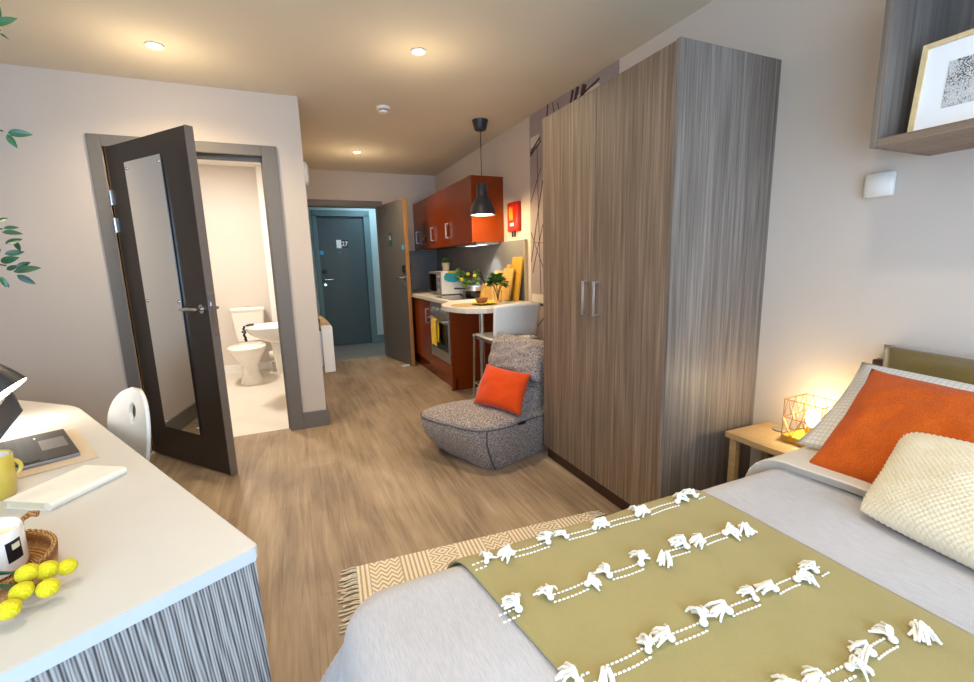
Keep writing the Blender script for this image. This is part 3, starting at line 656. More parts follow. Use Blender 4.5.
def bush(mb, c, r, n, L, Wd, rnd, flat=.8):
    for i in range(n):
        a = rnd.uniform(0, 2*PI); e = rnd.uniform(-.2, 1.3); d = Vector((math.cos(a)*math.cos(e), math.sin(a)*math.cos(e), math.sin(e)*flat))
        leaf_quad(mb, Vector(c)+d*r*rnd.uniform(.2, .9), d+Vector((0, 0, rnd.uniform(-.3, .3))), Vector((0, 0, 1)), L*rnd.uniform(.7, 1.2), Wd*rnd.uniform(.8, 1.2))
rnd = random.Random(5)
pp = thing('potted_herb', (1.67, 5.0, 1.1655), 'small bushy herb in a pale pot on the microwave', 'potted plant')
MB().lathe([(.035, 0), (.048, .09), (.050, .10), (.044, .10), (.042, .085)]).build('pot', M['terracotta'], pp)
b = MB(); bush(b, (0, 0, .10), .055, 110, .035, .02, rnd); b.build('foliage', M['leaf2'], pp, smooth=False)
vp = thing('fruiting_stems', (1.765, 4.70, .90), 'yellow fruited leafy stems in a glass vase beside the microwave', 'vase of stems')
MB().lathe([(.030, 0), (.034, .01), (.030, .12), (.032, .125), (.028, .12), (.030, .02)]).build('vase', M['glass'], vp)
b = MB(); lf = MB(); fr = MB()
for i, (dx, dy, h) in enumerate(((-.05, -.05, .26), (.04, -.02, .22), (.08, -.14, .22), (-.02, .03, .28), (.0, -.08, .17), (.11, -.12, .26))):
    b.tube([(0, 0, .02), (dx*.4, dy*.4, h*.6), (dx, dy, h)], .003, 5)
    for k in range(10):
        a = rnd.uniform(0, 6.3); leaf_quad(lf, Vector((dx, dy, h-.02*k*.6)), Vector((math.cos(a), math.sin(a), rnd.uniform(.0, .9))), Vector((-.4, -.7, .6)), .06, .045)
for q in ((-.05, -.09, .175), (.07, -.17, .215), (.02, -.10, .235)): fr.ball(q, .02, (1, 1, 1.1))
b.build('stems', M['stem'], vp); lf.build('foliage', M['leaf2'], vp, smooth=False); fr.build('fruit', M['lemon'], vp)
# knife block
kb = thing('knife_block', (1.70, 3.93, .90), 'wedge shaped wooden knife block with black handled knives', 'knife block')
b = MB(); b.prism([(-.055, 0), (.055, 0), (.025, .17), (-.02, .15)], -.04, .04, mat=Matrix.Rotation(PI/2, 4, 'X')); b.build('block', M['board'], kb, bevel=.004)
for i in range(4):
    o_ = MB(); o_.tube([(-.015+.008*i, -.025+.017*i, .155+.005*i), (-.05-.006*i, -.03+.017*i, .245+.02*(i % 2))], .007, 6); o_.build('knife_handle', M['black'], kb)
# herb jar
hj = thing('herb_jar', (1.70, 3.66, .90), 'bushy basil in a glass jar on the breakfast bar', 'potted plant')
MB().lathe([(.028, 0), (.034, .01), (.036, .10), (.034, .105), (.032, .10), (.030, .015)]).build('jar', M['glass'], hj)
b = MB(); 
for i in range(9):
    a = i*.7; b.tube([(0, 0, .02), (.02*math.cos(a), .02*math.sin(a), .1), (.05*math.cos(a), .05*math.sin(a), .16)], .0022, 5)
b.build('stems', M['stem'], hj)
b = MB(); bush(b, (0, 0, .16), .085, 110, .06, .06, rnd, .9); b.build('foliage', M['basil'], hj, smooth=False)
# chopping boards leaning on the splashback
def cboard(y0, y1, h, x, tilt, m, label, th=.018, tab=False):
    t = thing('chopping_board', (x, y0, .9005), label, 'chopping board', group='chopping boards leaning on the splashback')
    R_ = Matrix.Rotation(math.radians(tilt), 4, 'Y')
    b = MB(); b.box(0, th, 0, y1-y0, 0, h, mat=R_)
    if tab: b.box(0, th, (y1-y0)*.3, (y1-y0)*.7, h, h+.035, mat=R_)
    b.build('board', m, t, bevel=.004)
    return t
cboard(3.60, 3.80, .40, 1.865, 9, M['boardd'], 'tallest golden chopping board, rightmost of the three')
cboard(3.68, 3.88, .30, 1.815, 11, M['board'], 'light narrow chopping board in the middle of the three', tab=True)
cboard(3.885, 4.08, .28, 1.80, 14, M['board'], 'light chopping board leftmost of the three, behind the herb jar')
# placemats, plate, bowl
for x, y, lab, sc_ in ((1.36, 3.55, 'round tan placemat near the front curve of the breakfast bar', .135), (1.62, 3.40, 'round tan placemat near the wall end of the breakfast bar', .13)):
    tag(MB().lathe([(sc_, 0), (sc_, .004), (sc_-.01, .005)], seg=40).build('placemat', M['placemat']), lab, 'placemat', 'round placemats on the breakfast bar').location = (x, y, .9003)
pl = tag(MB().lathe([(.05, 0), (.06, .004), (.105, .014), (.105, .017), (.06, .008), (.02, .006)], seg=40).build('plate', M['lemon']), 'yellow plate on the breakfast bar under the brown bowl', 'plate'); pl.location = (1.49, 3.48, .9055)
bw = tag(MB().lathe([(.025, 0), (.045, .012), (.058, .045), (.054, .045), (.04, .016), (.015, .010)], seg=32).build('bowl', M['brownbowl']), 'small brown bowl standing on the yellow plate', 'bowl'); bw.location = (1.475, 3.50, .9125)
# fire blanket
fb = thing('fire_blanket', (XR, 3.79, 1.53), 'red fire blanket case on the wall right of the cupboards', 'fire blanket')
MB().box(-.045, -.001, -.10, .10, 0, .26).build('case', M['redbox'], fb, bevel=.006)
MB().box(-.0462, -.045, -.03, .04, .05, .075).build('label', M['white'], fb, smooth=False)
b = MB()
for k in range(5): b.box(-.0462, -.045, .045-.014*k, .050-.014*k, .10, .225-.02*(k % 2))
b.build('pictogram', M['lemon'], fb, smooth=False)
for y in (.03, -.02): MB().box(-.03, -.024, y-.012, y+.012, -.05, .002).build('pull_strap', M['black'], fb, smooth=False)

# ------------------------------------------------------------------ bar stool
st = thing('bar_stool', (1.39, 3.06, 0), 'white bar stool with chrome frame tucked at the breakfast bar', 'bar stool')
SW = .375
def seat_fn(u, v):
    x = SW*u; y = .42*v; return Vector((x, y, .655-.018*math.sin(PI*u)*math.sin(PI*min(1, v*1.2))))
MB().grid(seat_fn, 12, 12).build('seat', M['plasticw'], st, solid=.014)
def back_fn(u, v):
    x = SW*u; z = .675+.255*v
    return Vector((x+ (v)*(.012 if u > .5 else -.012)*abs(2*u-1), .012-.05*v-.035*math.sin(PI*u)+.02, z+.012*math.sin(PI*u)))
MB().grid(back_fn, 16, 10).build('backrest', M['plasticw'], st, solid=.012)
MB().tube([(.04, .04, .62), (.04, .045, .70), (.04, .02, .80)], .008).tube([(SW-.04, .04, .62), (SW-.04, .045, .70), (SW-.04, .02, .80)], .008).build('back_support', M['chrome'], st)
for x, y, dx, dy in ((-.01, .40, -.01, .02), (SW+.01, .40, .01, .02), (-.0, .02, -.012, -.0), (SW, .02, .012, -.0)):
    MB().tube([(x, y, .645), (x+dx, y+dy, .012)], .0095, 10).ball((x, y, .65), .017).build('leg', M['chrome'], st)
MB().tube([(-.012, .41, .24), (SW+.012, .41, .24)], .008).tube([(-.012, .41, .24), (-.012, .02, .24)], .008).tube([(SW+.012, .41, .24), (SW+.012, .02, .24)], .008).build('foot_rail', M['chrome'], st)
MB().box(0, SW, 0.02, .40, .625, .635).build('seat_frame', M['chrome'], st, smooth=False)

# ------------------------------------------------------------------ beanbag lounger
bg = thing('beanbag_chair', (0, 0, 0), 'grey marled beanbag lounger beside the wardrobe', 'beanbag')
foot = [(.985, 2.315), (1.40, 2.405), (1.80, 2.50), (1.78, 2.88), (1.15, 2.90), (.80, 2.87), (.715, 2.76), (.80, 2.55)]
def smooth_loop(pts, n):
    out = []; N = len(pts)
    for i in range(N):
        p0, p1, p2, p3 = [Vector(pts[(i+k-1) % N]) for k in range(4)]
        for j in range(n):
            t_ = j/n
            out.append(.5*((2*p1)+(-p0+p2)*t_+(2*p0-5*p1+4*p2-p3)*t_*t_+(-p0+3*p1-3*p2+p3)*t_**3))
    return out
loop = smooth_loop(foot, 8); cen = Vector((1.28, 2.64))
def ring(sc, z, zf=0, push=0):
    r = []
    for q in loop:
        d = (q-cen); p_ = cen+d*sc; k = max(0, (1.2-p_.x)/.5)
        p_.x += push*k
        w_ = .011*noise.noise(Vector((p_.x*6, p_.y*6, z*9)))+.005*noise.noise(Vector((p_.x*16, p_.y*16, z*14)))
        r.append(Vector((p_.x+w_, p_.y+w_, max(.001, z+zf*k))))
    return r
b = MB(); b.rings([ring(.84, .001, 0, .09), ring(.91, .004, 0, .10), ring(.96, .05, 0, .07), ring(1.0, .13, 0, .03), ring(1.012, .20), ring(1.0, .262), ring(.975, .283), ring(.93, .291), ring(.8, .306), ring(.6, .318), ring(.3, .322), ring(.05, .322)])
b.build('seat_base', M['marled'], bg)
# piping along the top edge and down the near corner, as raised seams
top = ring(1.0, .266)
b = MB(); b.tube(top+[top[0]], .005, 6, caps=False); b.build('piping', M['piping'], bg)
i0 = 0
def near(sc, z, push=0): return ring(sc, z, 0, push)[i0]+Vector((-.002, -.003, 0))
b = MB(); b.tube([near(1.0, .266), near(1.014, .20), near(1.004, .13, .03), near(.965, .05, .07), near(.915, .006, .10)], .005, 6); b.build('piping', M['piping'], bg)
bk = pillow([(1.22, 2.90, .20), (1.38, 2.44, .20), (1.64, 2.50, .69), (1.44, 2.96, .71)], .24, 'backrest', M['marled'], bg, n=40, pinch=.03, wr=.03, seed=3.3, pw=5)
bk2 = pillow([(1.275, 2.92, .48), (1.42, 2.43, .47), (1.58, 2.48, .715), (1.375, 2.965, .745)], .19, 'head_roll', M['marled'], bg, n=30, pinch=.02, wr=.02, seed=8.3, pw=4)
bk3 = pillow([(1.13, 2.89, .20), (1.29, 2.42, .20), (1.39, 2.45, .44), (1.235, 2.92, .46)], .18, 'lumbar_roll', M['marled'], bg, n=30, pinch=.02, wr=.02, seed=5.3, pw=4)
MB().box(-.03, .03, -.0015, .0015, -.008, .008, mat=T(1.24, 2.352, .262) @ Rz(.21)).build('tag', M['black'], bg, smooth=False)
oc = pillow([(1.035, 2.655, .335), (1.215, 2.325, .32), (1.370, 2.46, .535), (1.185, 2.76, .565)], .13, 'orange_cushion', M['orange2'], pinch=.07, wr=.006, seed=1)
tag(oc, 'small bright orange cushion propped on the beanbag', 'cushion')

# ------------------------------------------------------------------ rug
rg = thing('rug', (.07, 1.785, 0), 'cream and tan geometric woven rug with fringe under the bed', 'rug', rz=-.076)
MB().box(.075, 1.19, -.60, 0, 0, .007).build('rug_field', M['rug'], rg, smooth=False)
for side in (0, 1):
    b = MB(); n_ = 48
    for i in range(n_):
        y = -.004-.592*i/(n_-1); x = .075 if side == 0 else 1.19; s_ = -1 if side == 0 else 1
        L = .07+rnd.uniform(-.012, .01); a = rnd.uniform(-.012, .012)
        b.tube([(x-s_*.004, y, .005), (x+s_*L*.3, y+a*.5, .0085), (x+s_*L*.7, y+a, .0045), (x+s_*L, y+a*1.5+rnd.uniform(-.006, .006), .004)], [.003, .0036, .003, .0028], 6)
    b.build('fringe', M['fringe'], rg)

# ------------------------------------------------------------------ bed
BX0, BX1, BY0, BY1, BZ = .12, XR-.045, -.42, .80, .60   # flat part of the duvet top
bed = thing('bed', (0, 0, 0), 'double bed with brown wooden headboard against the right wall', 'bed')
MB().box(.14, XR-.04, -.40, .80, .10, .34).build('bed_base', M['paleoak'], bed, bevel=.01)
MB().box(.12, XR-.042, -.42, .82, .34, .565).build('mattress', M['duvetin'], bed, bevel=.04)
MB().box(XR-.04, XR-.001, -.50, .905, 0, .865).build('headboard', M['plinth'], bed, bevel=.004)
for x, y in ((.16, .72), (.16, -.33), (1.8, .72), (1.8, -.33)): MB().box(x-.03, x+.03, y-.03, y+.03, 0, .10).build('leg', M['plinth'], bed, smooth=False)
RR = .09
def drape(a, c, lift=0):
    """a,c unrolled plane coordinates -> world point on the duvet"""
    dx = min(0, a-BX0); dy = max(0, c-BY1)+min(0, c-BY0)
    d = math.hypot(dx, dy); bx, by = max(a, BX0), min(max(c, BY0), BY1)
    und = .006*noise.noise(Vector((a*2.3, c*2.3, 1)))+.0025*noise.noise(Vector((a*7, c*7, 4)))
    if d < 1e-6: return Vector((bx, by, BZ+und+lift))
    nx, ny = dx/d, dy/d; q = RR*PI/2; r = RR+lift
    if d < q: h = r*math.sin(d/RR); z = BZ-RR+r*math.cos(d/RR)
    else:
        e = d-q; ang = math.atan2(abs(ny), abs(nx)); s_ = (c if abs(nx) > abs(ny) else a)
        corner = math.sin(2*ang)
        fold = (.05*corner*math.sin(ang*9+.6)+.012*math.sin(s_*13+1))*min(1, e*4)
        h = r+e*(.10+.30*corner)+fold; z = BZ-RR-e
    return Vector((bx+nx*h, by+ny*h, z+und*max(0, 1-d*4)))
A0, A1, C0, C1 = -.42, BX1, -.80, 1.16
def duv(u, v):
    a = A0+(A1-A0)*u; c = C0+(C1-C0)*v
    dx = min(0, a-BX0); dy = max(0, c-BY1)+min(0, c-BY0); d = math.hypot(dx, dy)
    mx = .45 
    if d > mx: a = BX0+dx/d*mx if dx < 0 else a; c = (BY1 if dy > 0 else BY0)+dy/d*mx if dy else c
    return drape(a, c)
b = MB(); b.grid(duv, 150, 150)
dv = b.build('duvet', M['duvet'], None, solid=.006); tag(dv, 'pale grey linen duvet covering the bed', 'duvet')
dv.data.polygons.foreach_set('use_smooth', [True]*len(dv.data.polygons))
for e_ in dv.data.edges: e_.use_edge_sharp = False
def fold_fn(u, v):
    """the turned-back top of the duvet: a soft raised band"""
    c = C0+.36+(C1-C0-.36-.14)*v; s_ = u; wob = .008*math.sin(c*6)
    x = 1.315+wob+.65*max(0, s_-.12)/.88 ; l = .034*min(1, max(.0, s_/.12))**.5
    if s_ < .12: x = 1.315+wob-.0+.03*(1-math.cos((.12-s_)/.12*PI/2))-.03*0
    x = min(x, BX1); p_ = drape(x, c, .006+l+.004*math.sin(c*9+x*7)); return p_
b = MB(); b.grid(fold_fn, 40, 60); fo = b.build('turned_back_fold', M['duvetin'], dv)
fo.data.polygons.foreach_set('use_smooth', [True]*len(fo.data.polygons))
# throw
th = thing('throw_blanket', (0, 0, 0), 'olive throw with rows of white tassels across the bed', 'throw blanket')
def throw_fn(u, v):
    c = -.78+(1.12+.78)*v; a0 = .315-.018*(c-.5)*0+.012*math.sin(c*5)*.3; a1 = .992+.006*math.sin(c*4+1)
    a0 = .277+(.866-c)*.16 if c > 0 else .277+.14+.02
    a = a0+(a1-a0)*u
    w_ = .0035*noise.noise(Vector((a*5, c*2.5, 7)))+.006*noise.noise(Vector((a*9, c*.8, 3)))*(1 if u < .25 else .25)
    return drape(a, c, .011+w_)
b = MB(); b.grid(throw_fn, 60, 130); tc = b.build('throw_cloth', M['throw'], th, solid=.006)
tc.data.polygons.foreach_set('use_smooth', [True]*len(tc.data.polygons))
variants = []
for k in range(6):
    rr = random.Random(20+k); b = MB(); b.ball((0, 0, .006), .0062, (1, 1, .8), 2)
    for i in range(15):
        a = PI/2+rr.uniform(-.5, .5)*(1 if i < 12 else 2.2); L = rr.uniform(.016, .031); lift = rr.uniform(.002, .014)
        dx, dy = math.cos(a), math.sin(a); cu = rr.uniform(-.006, .006)
        b.tube([(0, 0, .006), (dx*L*.4, dy*L*.4, .007+lift), (dx*L*.8-dy*cu, dy*L*.8+dx*cu, .004+lift*.7), (dx*L-dy*cu*1.8, dy*L+dx*cu*1.8, .004)], [.0018, .0021, .0021, .0016], 5)
    variants.append(b)
vmesh = []
rows = {.793: [(.297, .328, 0), (.390, .481, 1), (.530, .608, 1), (.647, .738, 1), (.773, .872, 1), (.937, None, 1)],
        .645: [(.290, .328, 0), (.396, .479, 1), (.534, .615, 1), (.675, .744, 1), (.794, .863, 1), (.916, None, 1)],
        .480: [(.345, None, 1), (.391, .480, 1), (.530, .604, 1), (.667, .738, 1), (.792, .856, 1), (.917, None, 1)],
        .325: [(.39, .46, 1), (.52, .62, 1), (.677, .735, 1), (.795, .856, 1), (.922, None, 1)],
        .165: [(.39, .47, 1), (.53, .61, 1), (.67, .74, 1), (.80, .87, 1), (.93, None, 1)]}
k = 0
for y, segs in rows.items():
    for x0, x1, both in segs:
        sb = MB()
        for x in ((x0, x1) if both else (x1,)):
            if x is None: continue
            p_ = drape(x, y, .0145)
            if k < 6: o_ = variants[k].build('tassel', M['thread'], th); vmesh.append(o_)
            else: o_ = vmesh[k*5 % 6].copy(); COL.objects.link(o_)
            o_.location = p_; o_.rotation_euler = (0, 0, (rnd.uniform(.0, 1.5) if rnd.random() < .7 else rnd.uniform(2, 3)) if x != x1 else (rnd.uniform(-1.3, .2) if rnd.random() < .6 else rnd.uniform(-2.4, -1.6))); s_ = rnd.uniform(1.0, 1.3); o_.scale = (s_,)*3; k += 1
        e0 = x0; e1 = x1 if x1 else x0+.028
        for off in (-.009, .009):
            n_ = max(2, int((e1-e0)/.0085))
            for i in range(n_):
                xx = e0+(e1-e0)*(i+.15)/n_; yy = y+off+.002*math.sin(xx*40)
                p_ = drape(xx, yy, .0155); q_ = drape(xx+.0055, yy, .0155); sb.tube([p_, (p_+q_)/2+Vector((0, 0, .001)), q_], .0018, 5)
        sb.build('stitching', M['thread'], th)
# pillows
tag(pillow([(1.80, .85, .66), (1.80, .03, .66), (1.90, .10, .92), (1.90, .862, .93)], .11, 'pillow', M['olive'], pinch=.04, wr=.012, seed=2), 'olive pillow at the back against the headboard', 'pillow')
tag(pillow([(1.46, .865, .645), (1.50, .10, .655), (1.80, .13, .845), (1.825, .885, .87)], .11, 'pillow', M['sham'], pinch=.05, wr=.010, seed=4), 'white pillow with fine grid lines behind the orange cushion', 'pillow')
tag(pillow([(1.365, .775, .625), (1.35, .31, .625), (1.60, .29, .875), (1.675, .785, .885)], .145, 'orange_cushion', M['orange'], pinch=.07, wr=.012, seed=9, n=34), 'large burnt orange velvet cushion leaning on the white pillow', 'cushion')
tag(pillow([(1.222, .572, .625), (1.15, .06, .625), (1.41, .05, .80), (1.452, .590, .79)], .15, 'knitted_cushion', M['knit'], rc=.045, pinch=.03, wr=.006, seed=6, knit=True), 'cream chunky knitted cushion in front of the orange cushion', 'cushion')

# ------------------------------------------------------------------ nightstand and lamp
ns = thing('nightstand', (1.675, .935, 0), 'pale oak nightstand between wardrobe and bed', 'nightstand')
NW, ND = .35, XR-1.676-.0165
MB().box(0, ND, 0, NW, .475, .50).build('top', M['paleoak'], ns, bevel=.002)
for x in (.015, ND-.045):
    for y in (.012, NW-.042): MB().box(x, x+.03, y, y+.03, 0, .475).build('leg', M['paleoak'], ns, bevel=.002)
MB().box(.02, ND-.02, .045, NW-.045, .22, .24).build('shelf', M['paleoak'], ns, smooth=False)
MB().box(ND-.03, ND-.018, .045, NW-.045, .24, .475).build('back_panel', M['wardside'], ns, smooth=False)
tag(MB().lathe([(.034, 0), (.035, .003), (.034, .005)], seg=32).build('coaster', M['disc']), 'round grey coaster on the nightstand', 'coaster').location = (1.895, 1.185, .5003)
lp = thing('cage_lamp', (1.862, 1.047, .5005), 'lit brass wire cage table lamp on the nightstand', 'table lamp', rz=0)
s_ = .071
MB().box(-s_-.003, s_+.003, -s_-.003, s_+.003, 0, .022).build('base', M['boardd'], lp, bevel=.002)
b = MB(); z0, z1, zm = .024, .175, .10
cn = [(-s_, -s_), (s_, -s_), (s_, s_), (-s_, s_)]
r_ = .0017
for i in range(4):
    a, c = Vector(cn[i]+(0,)), Vector(cn[(i+1) % 4]+(0,))
    P = lambda f_, z: tuple(a*(1-f_)+c*f_+Vector((0, 0, z)))
    for e in ((P(0, z0), P(0, z1)), (P(0, z0), P(1, z0)), (P(0, z1), P(1, z1)), (P(0, zm), P(1, zm))): b.tube(e, r_, 5)
    zz = [P(0, zm), P(.17, z1), P(.33, zm), P(.5, z1), P(.67, zm), P(.83, z1), P(1, zm)]
    b.tube(zz, r_*.8, 5)
    for e in ((P(0, zm), P(.25, z0)), (P(.25, z0), P(.5, zm)), (P(.5, zm), P(.75, z0)), (P(.75, z0), P(1, zm))): b.tube(e, r_*.8, 5)
b.build('cage', M['brass'], lp)
MB().lathe([(.020, .022), (.018, .07)]).build('lamp_holder', M['lamporange'], lp)
MB().lathe([(.010, .07), (.020, .085), (.025, .105), (.022, .122), (.010, .133)]).build('bulb', M['bulb'], lp)

# ------------------------------------------------------------------ desk
dk = thing('desk', (0, 0, 0), 'white topped desk with zebra grain end panel', 'desk')
U = Vector((.474, -.8805)); V = Vector((-.8805, -.474))
A = Vector((-.1, .873)); B = Vector((-.81, 2.19))
def rounded(P0, P1, P2, r, n=6):
    d0 = (P0-P1).normalized(); d2 = (P2-P1).normalized(); a, c = P1+d0*r, P1+d2*r
    return [tuple((a*(1-t_)**2+P1*2*t_*(1-t_)+c*t_*t_)) for t_ in [i/n for i in range(n+1)]]
Ccr = Vector((XL+.018, 2.19+.66/.75*(-.81-XL-.018)*1.0)); Dn = A+V*((A.x-XL-.018)/.8805)
polyd = rounded(Dn, A, B, .012, 3)+rounded(A, B, Ccr, .07, 8)+[tuple(Ccr), tuple(Dn)]
MB().prism(polyd, .715, .74).build('desk_top', M['worktop'], dk, bevel=.0015, smooth=False)
b = MB()
e1 = A+V*.0
def strip(P0, P1, inset=-.0012, z0=.7135, z1=.7395, th_=.0015):
    d_ = (P1-P0).normalized(); n_ = Vector((d_.y, -d_.x))
    q = [P0, P1, P1+n_*th_, P0+n_*th_]; b.prism([tuple(x) for x in q], z0, z1)
strip(Dn, A+V*.008)
b.build('edge_band', M['deskedge'], dk, smooth=False)
b = MB(); P0 = A+V*.006-U*.006; P1 = P0+V*1.7; P2 = P1-U*.022; P3 = P0-U*.022
b.prism([tuple(P0), tuple(P1), tuple(P2), tuple(P3)], 0, .715)
pe = b.build('end_panel', M['zebra'], dk, smooth=False)
b = MB(); P0 = A+V*.30-U*1.42; P1 = P0+V*.75; P2 = P1-U*.022; P3 = P0-U*.022
b.prism([tuple(P0), tuple(P1), tuple(P2), tuple(P3)], 0, .715); b.build('side_panel', M['zebra'], dk, smooth=False)
b = MB(); P0 = A+V*.60-U*.05; P1 = A+V*.60-U*1.41; P2 = P1+V*.02; P3 = P0+V*.02
b.prism([tuple(P0), tuple(P1), tuple(P2), tuple(P3)], .30, .715); b.build('modesty_panel', M['zebra'], dk, smooth=False)
DT = .7403
# laptop on felt mat
ang = math.atan2(V.y, V.x)
fm = tag(MB().prism([(-.033, -.04), (.30, -.04), (.30, .33), (-.033, .33)], 0, .003).build('felt_sleeve', M['felt'], bevel=.001), 'beige felt sleeve lying under the laptop', 'laptop sleeve')
lpt = thing('laptop', (-.588, 1.556, DT+.0035), 'open dark laptop on a beige sleeve at the desk', 'laptop', rz=math.atan2(-.44, -.90))
fm.location = (-.585, 1.545, DT); fm.rotation_euler = (0, 0, math.atan2(-.44, -.90))
fm.data.transform(Matrix.Diagonal((1, -1, 1, 1))); fm.data.flip_normals()
# local: x = depth away from user, -y = along the front edge away from the camera
LW, LD = .297, .205
MB().box(0, LD, -LW, 0, 0, .010).build('base', M['silver'], lpt, bevel=.002)
MB().box(.001, LD-.001, -LW+.001, -.001, .010, .0125).build('palm_rest', M['laptop'], lpt, smooth=False)
MB().box(.012, .068, -LW*.70, -LW*.32, .0125, .0130).build('touchpad', M['touchpad'], lpt, smooth=False)
b = MB()
for r0 in range(5):
    for c0 in range(14): b.box(.080+r0*.0195, .096+r0*.0195, -LW+.012+c0*.0197, -LW+.028+c0*.0197, .0125, .0150)
kk = b.build('keyboard', M['keycaps'], lpt, smooth=False)
MB().box(.070, .074, -LW*.86, -LW*.80, .0125, .0130).build('badge', M['steel'], lpt, smooth=False)
sm = T(LD, 0, .013) @ Matrix.Rotation(math.radians(-38), 4, 'Y')
MB().box(0, .006, -LW, 0, 0, .185, mat=sm).build('screen_lid', M['charcoal'], lpt, bevel=.002)
MB().box(-.0008, 0, -LW+.008, -.008, .012, .178, mat=sm).build('screen', M['blackglass'], lpt, smooth=False)
# desk lamp
dl = thing('desk_lamp', (-1.02, 2.05, DT), 'black desk lamp with glowing shade behind the laptop', 'desk lamp')
MB().lathe([(.075, 0), (.075, .012), (.07, .018), (.012, .02)]).build('base', M['black'], dl)
MB().tube([(0, 0, .02), (-.06, -.02, .20), (-.10, -.03, .30)], .006).tube([(-.10, -.03, .30), (-.03, -.045, .27), (.02, -.05, .225)], .006).build('arm', M['black'], dl)
hm = T(.100, -.05, .117) @ Matrix.Rotation(.0, 4, 'Z') @ Matrix.Rotation(math.radians(-39), 4, 'Y')
MB().lathe([(.018, .135), (.040, .128), (.058, .10), (.068, .05), (.073, 0), (.071, 0), (.064, .05), (.03, .11)], mat=hm).build('lamp_shade', M['charcoal'], dl)
MB().lathe([(.070, .001), (.070, .004)], mat=hm).build('light_opening', M['desklight'], dl)
# mug
mg = thing('mug', (-.681, 1.352, DT), 'yellow mug at the left of the desk', 'mug')
MB().lathe([(.036, 0), (.041, .006), (.044, .05), (.045, .098), (.0435, .100), (.041, .097), (.040, .05), (.036, .010)]).build('mug_body', M['yellowc'], mg)
MB().lathe([(.0408, .0965), (.0404, .05), (.0368, .0106), (.0364, .0102)], cap0=False).build('inner_glaze', M['ceramic'], mg)
ha = .35
MB().tube([(math.cos(ha)*(.043+.009*math.sin(PI*q_)**.7), math.sin(ha)*(.043+.02*math.sin(PI*q_)**.7), .080-.036*q_) for q_ in [i/10 for i in range(11)]], .0045, 8).build('handle', M['yellowc'], mg)
# book
bk_ = thing('book', (-.527, 1.212, DT), 'closed white book lying on the desk', 'book', rz=math.atan2(.149, .093))
BL, BW_ = .178, .120
b = MB(); b.box(0, BL, 0, BW_, 0, .0015); b.box(0, BL, 0, BW_, .0175, .019); b.build('cover', M['paper'], bk_, smooth=False)
MB().tube([(0, .004, .0095), (BL, .004, .0095)], .0094, 12).build('spine', M['paper'], bk_)
MB().box(.003, BL-.003, .006, BW_-.003, .0015, .0175).build('pages', M['paperedge'], bk_, smooth=False)
# candle and tray
ty = thing('wicker_tray', (-.533, .936, DT), 'round wicker tray at the near left of the desk', 'tray')
MB().lathe([(.095, 0), (.108, .003), (.114, .012), (.117, .038), (.114, .042), (.109, .040), (.106, .014), (.095, .008), (.02, .007)], seg=48).build('basket', M['wicker'], ty)
b = MB()
for k in range(60):
    a = 2*PI*k/60; b.ball((.113*math.cos(a), .113*math.sin(a), .042), .0052, (1, 1, .8), 1)
b.build('woven_rim', M['wicker'], ty)
hp = [(.028, .112, .035), (.030, .120, .058), (.040, .130, .064), (.052, .128, .062)]
MB().tube(hp, [.005, .005, .0055, .006], 8).build('tray_handle', M['wicker'], ty)
cd = thing('candle_jar', (-.519, .976, DT+.0077), 'white candle jar with a black label in the wicker tray', 'candle')
MB().lathe([(.043, 0), (.049, .004), (.051, .012), (.051, .074), (.0495, .076), (.0475, .074), (.0475, .056)], cap1=False).build('jar', M['ceramic'], cd)
MB().lathe([(.0474, .050), (.0474, .057), (.01, .058)]).build('wax', M['wax'], cd)
MB().tube([(0, 0, .060), (.001, 0, .072)], .001, 5).build('wick', M['black'], cd)
def lab_fn(a0, a1, z0_, z1_, r__): return lambda u, v: Vector((r__*math.cos(a0+(a1-a0)*u), r__*math.sin(a0+(a1-a0)*u), z0_+(z1_-z0_)*v))
lb = MB().grid(lab_fn(-.62, -.12, .024, .060, .0514), 8, 2).build('label', M['black'], cd)
MB().grid(lab_fn(-.45, -.18, .044, .054, .0517), 6, 2).build('label_mark', M['wax'], lb)
# yellow pompom flowers
bls = [(-.383, .895, .772), (-.404, .886, .779), (-.391, .850, .768), (-.424, .877, .786), (-.419, .845, .775), (-.423, .816, .768)]
for i, (q, lab) in enumerate(zip(bls, ('yellow pompom flower at the right tip of the bunch', 'yellow pompom flower second from the right, lying beside the rim of the tray', 'yellow pompom flower highest in the middle of the bunch', 'yellow pompom flower lowest in the middle of the bunch', 'yellow pompom flower second from the left in the bunch', 'yellow pompom flower at the left end nearest the desk edge'))):
    t = thing('pompom_flower', q, lab, 'flower', group='yellow pompom flowers by the wicker tray')
    rr = .0145 if i else .0135
    b = MB(); b.ball((0, 0, 0), rr, (1, 1, .92), 4)
    for v in b.bm.verts: v.co *= 1+.05*math.sin(v.co.x*2400)*math.sin(v.co.y*2400+v.co.z*1800)
    b.build('bloom', M['ball'], t)
    end = Vector((-.60, .855+.012*i, .80+.004*i))-Vector(q)
    MB().tube([(0, 0, 0), tuple(end*.4+Vector((0, 0, .012))), tuple(end)], .0016, 6).build('stem', M['leaf'], t)
# chair
ch = thing('desk_chair', (-.602, 1.872, 0), 'white moulded chair with a teardrop hole tucked behind the desk', 'chair', rz=2.164+.06)
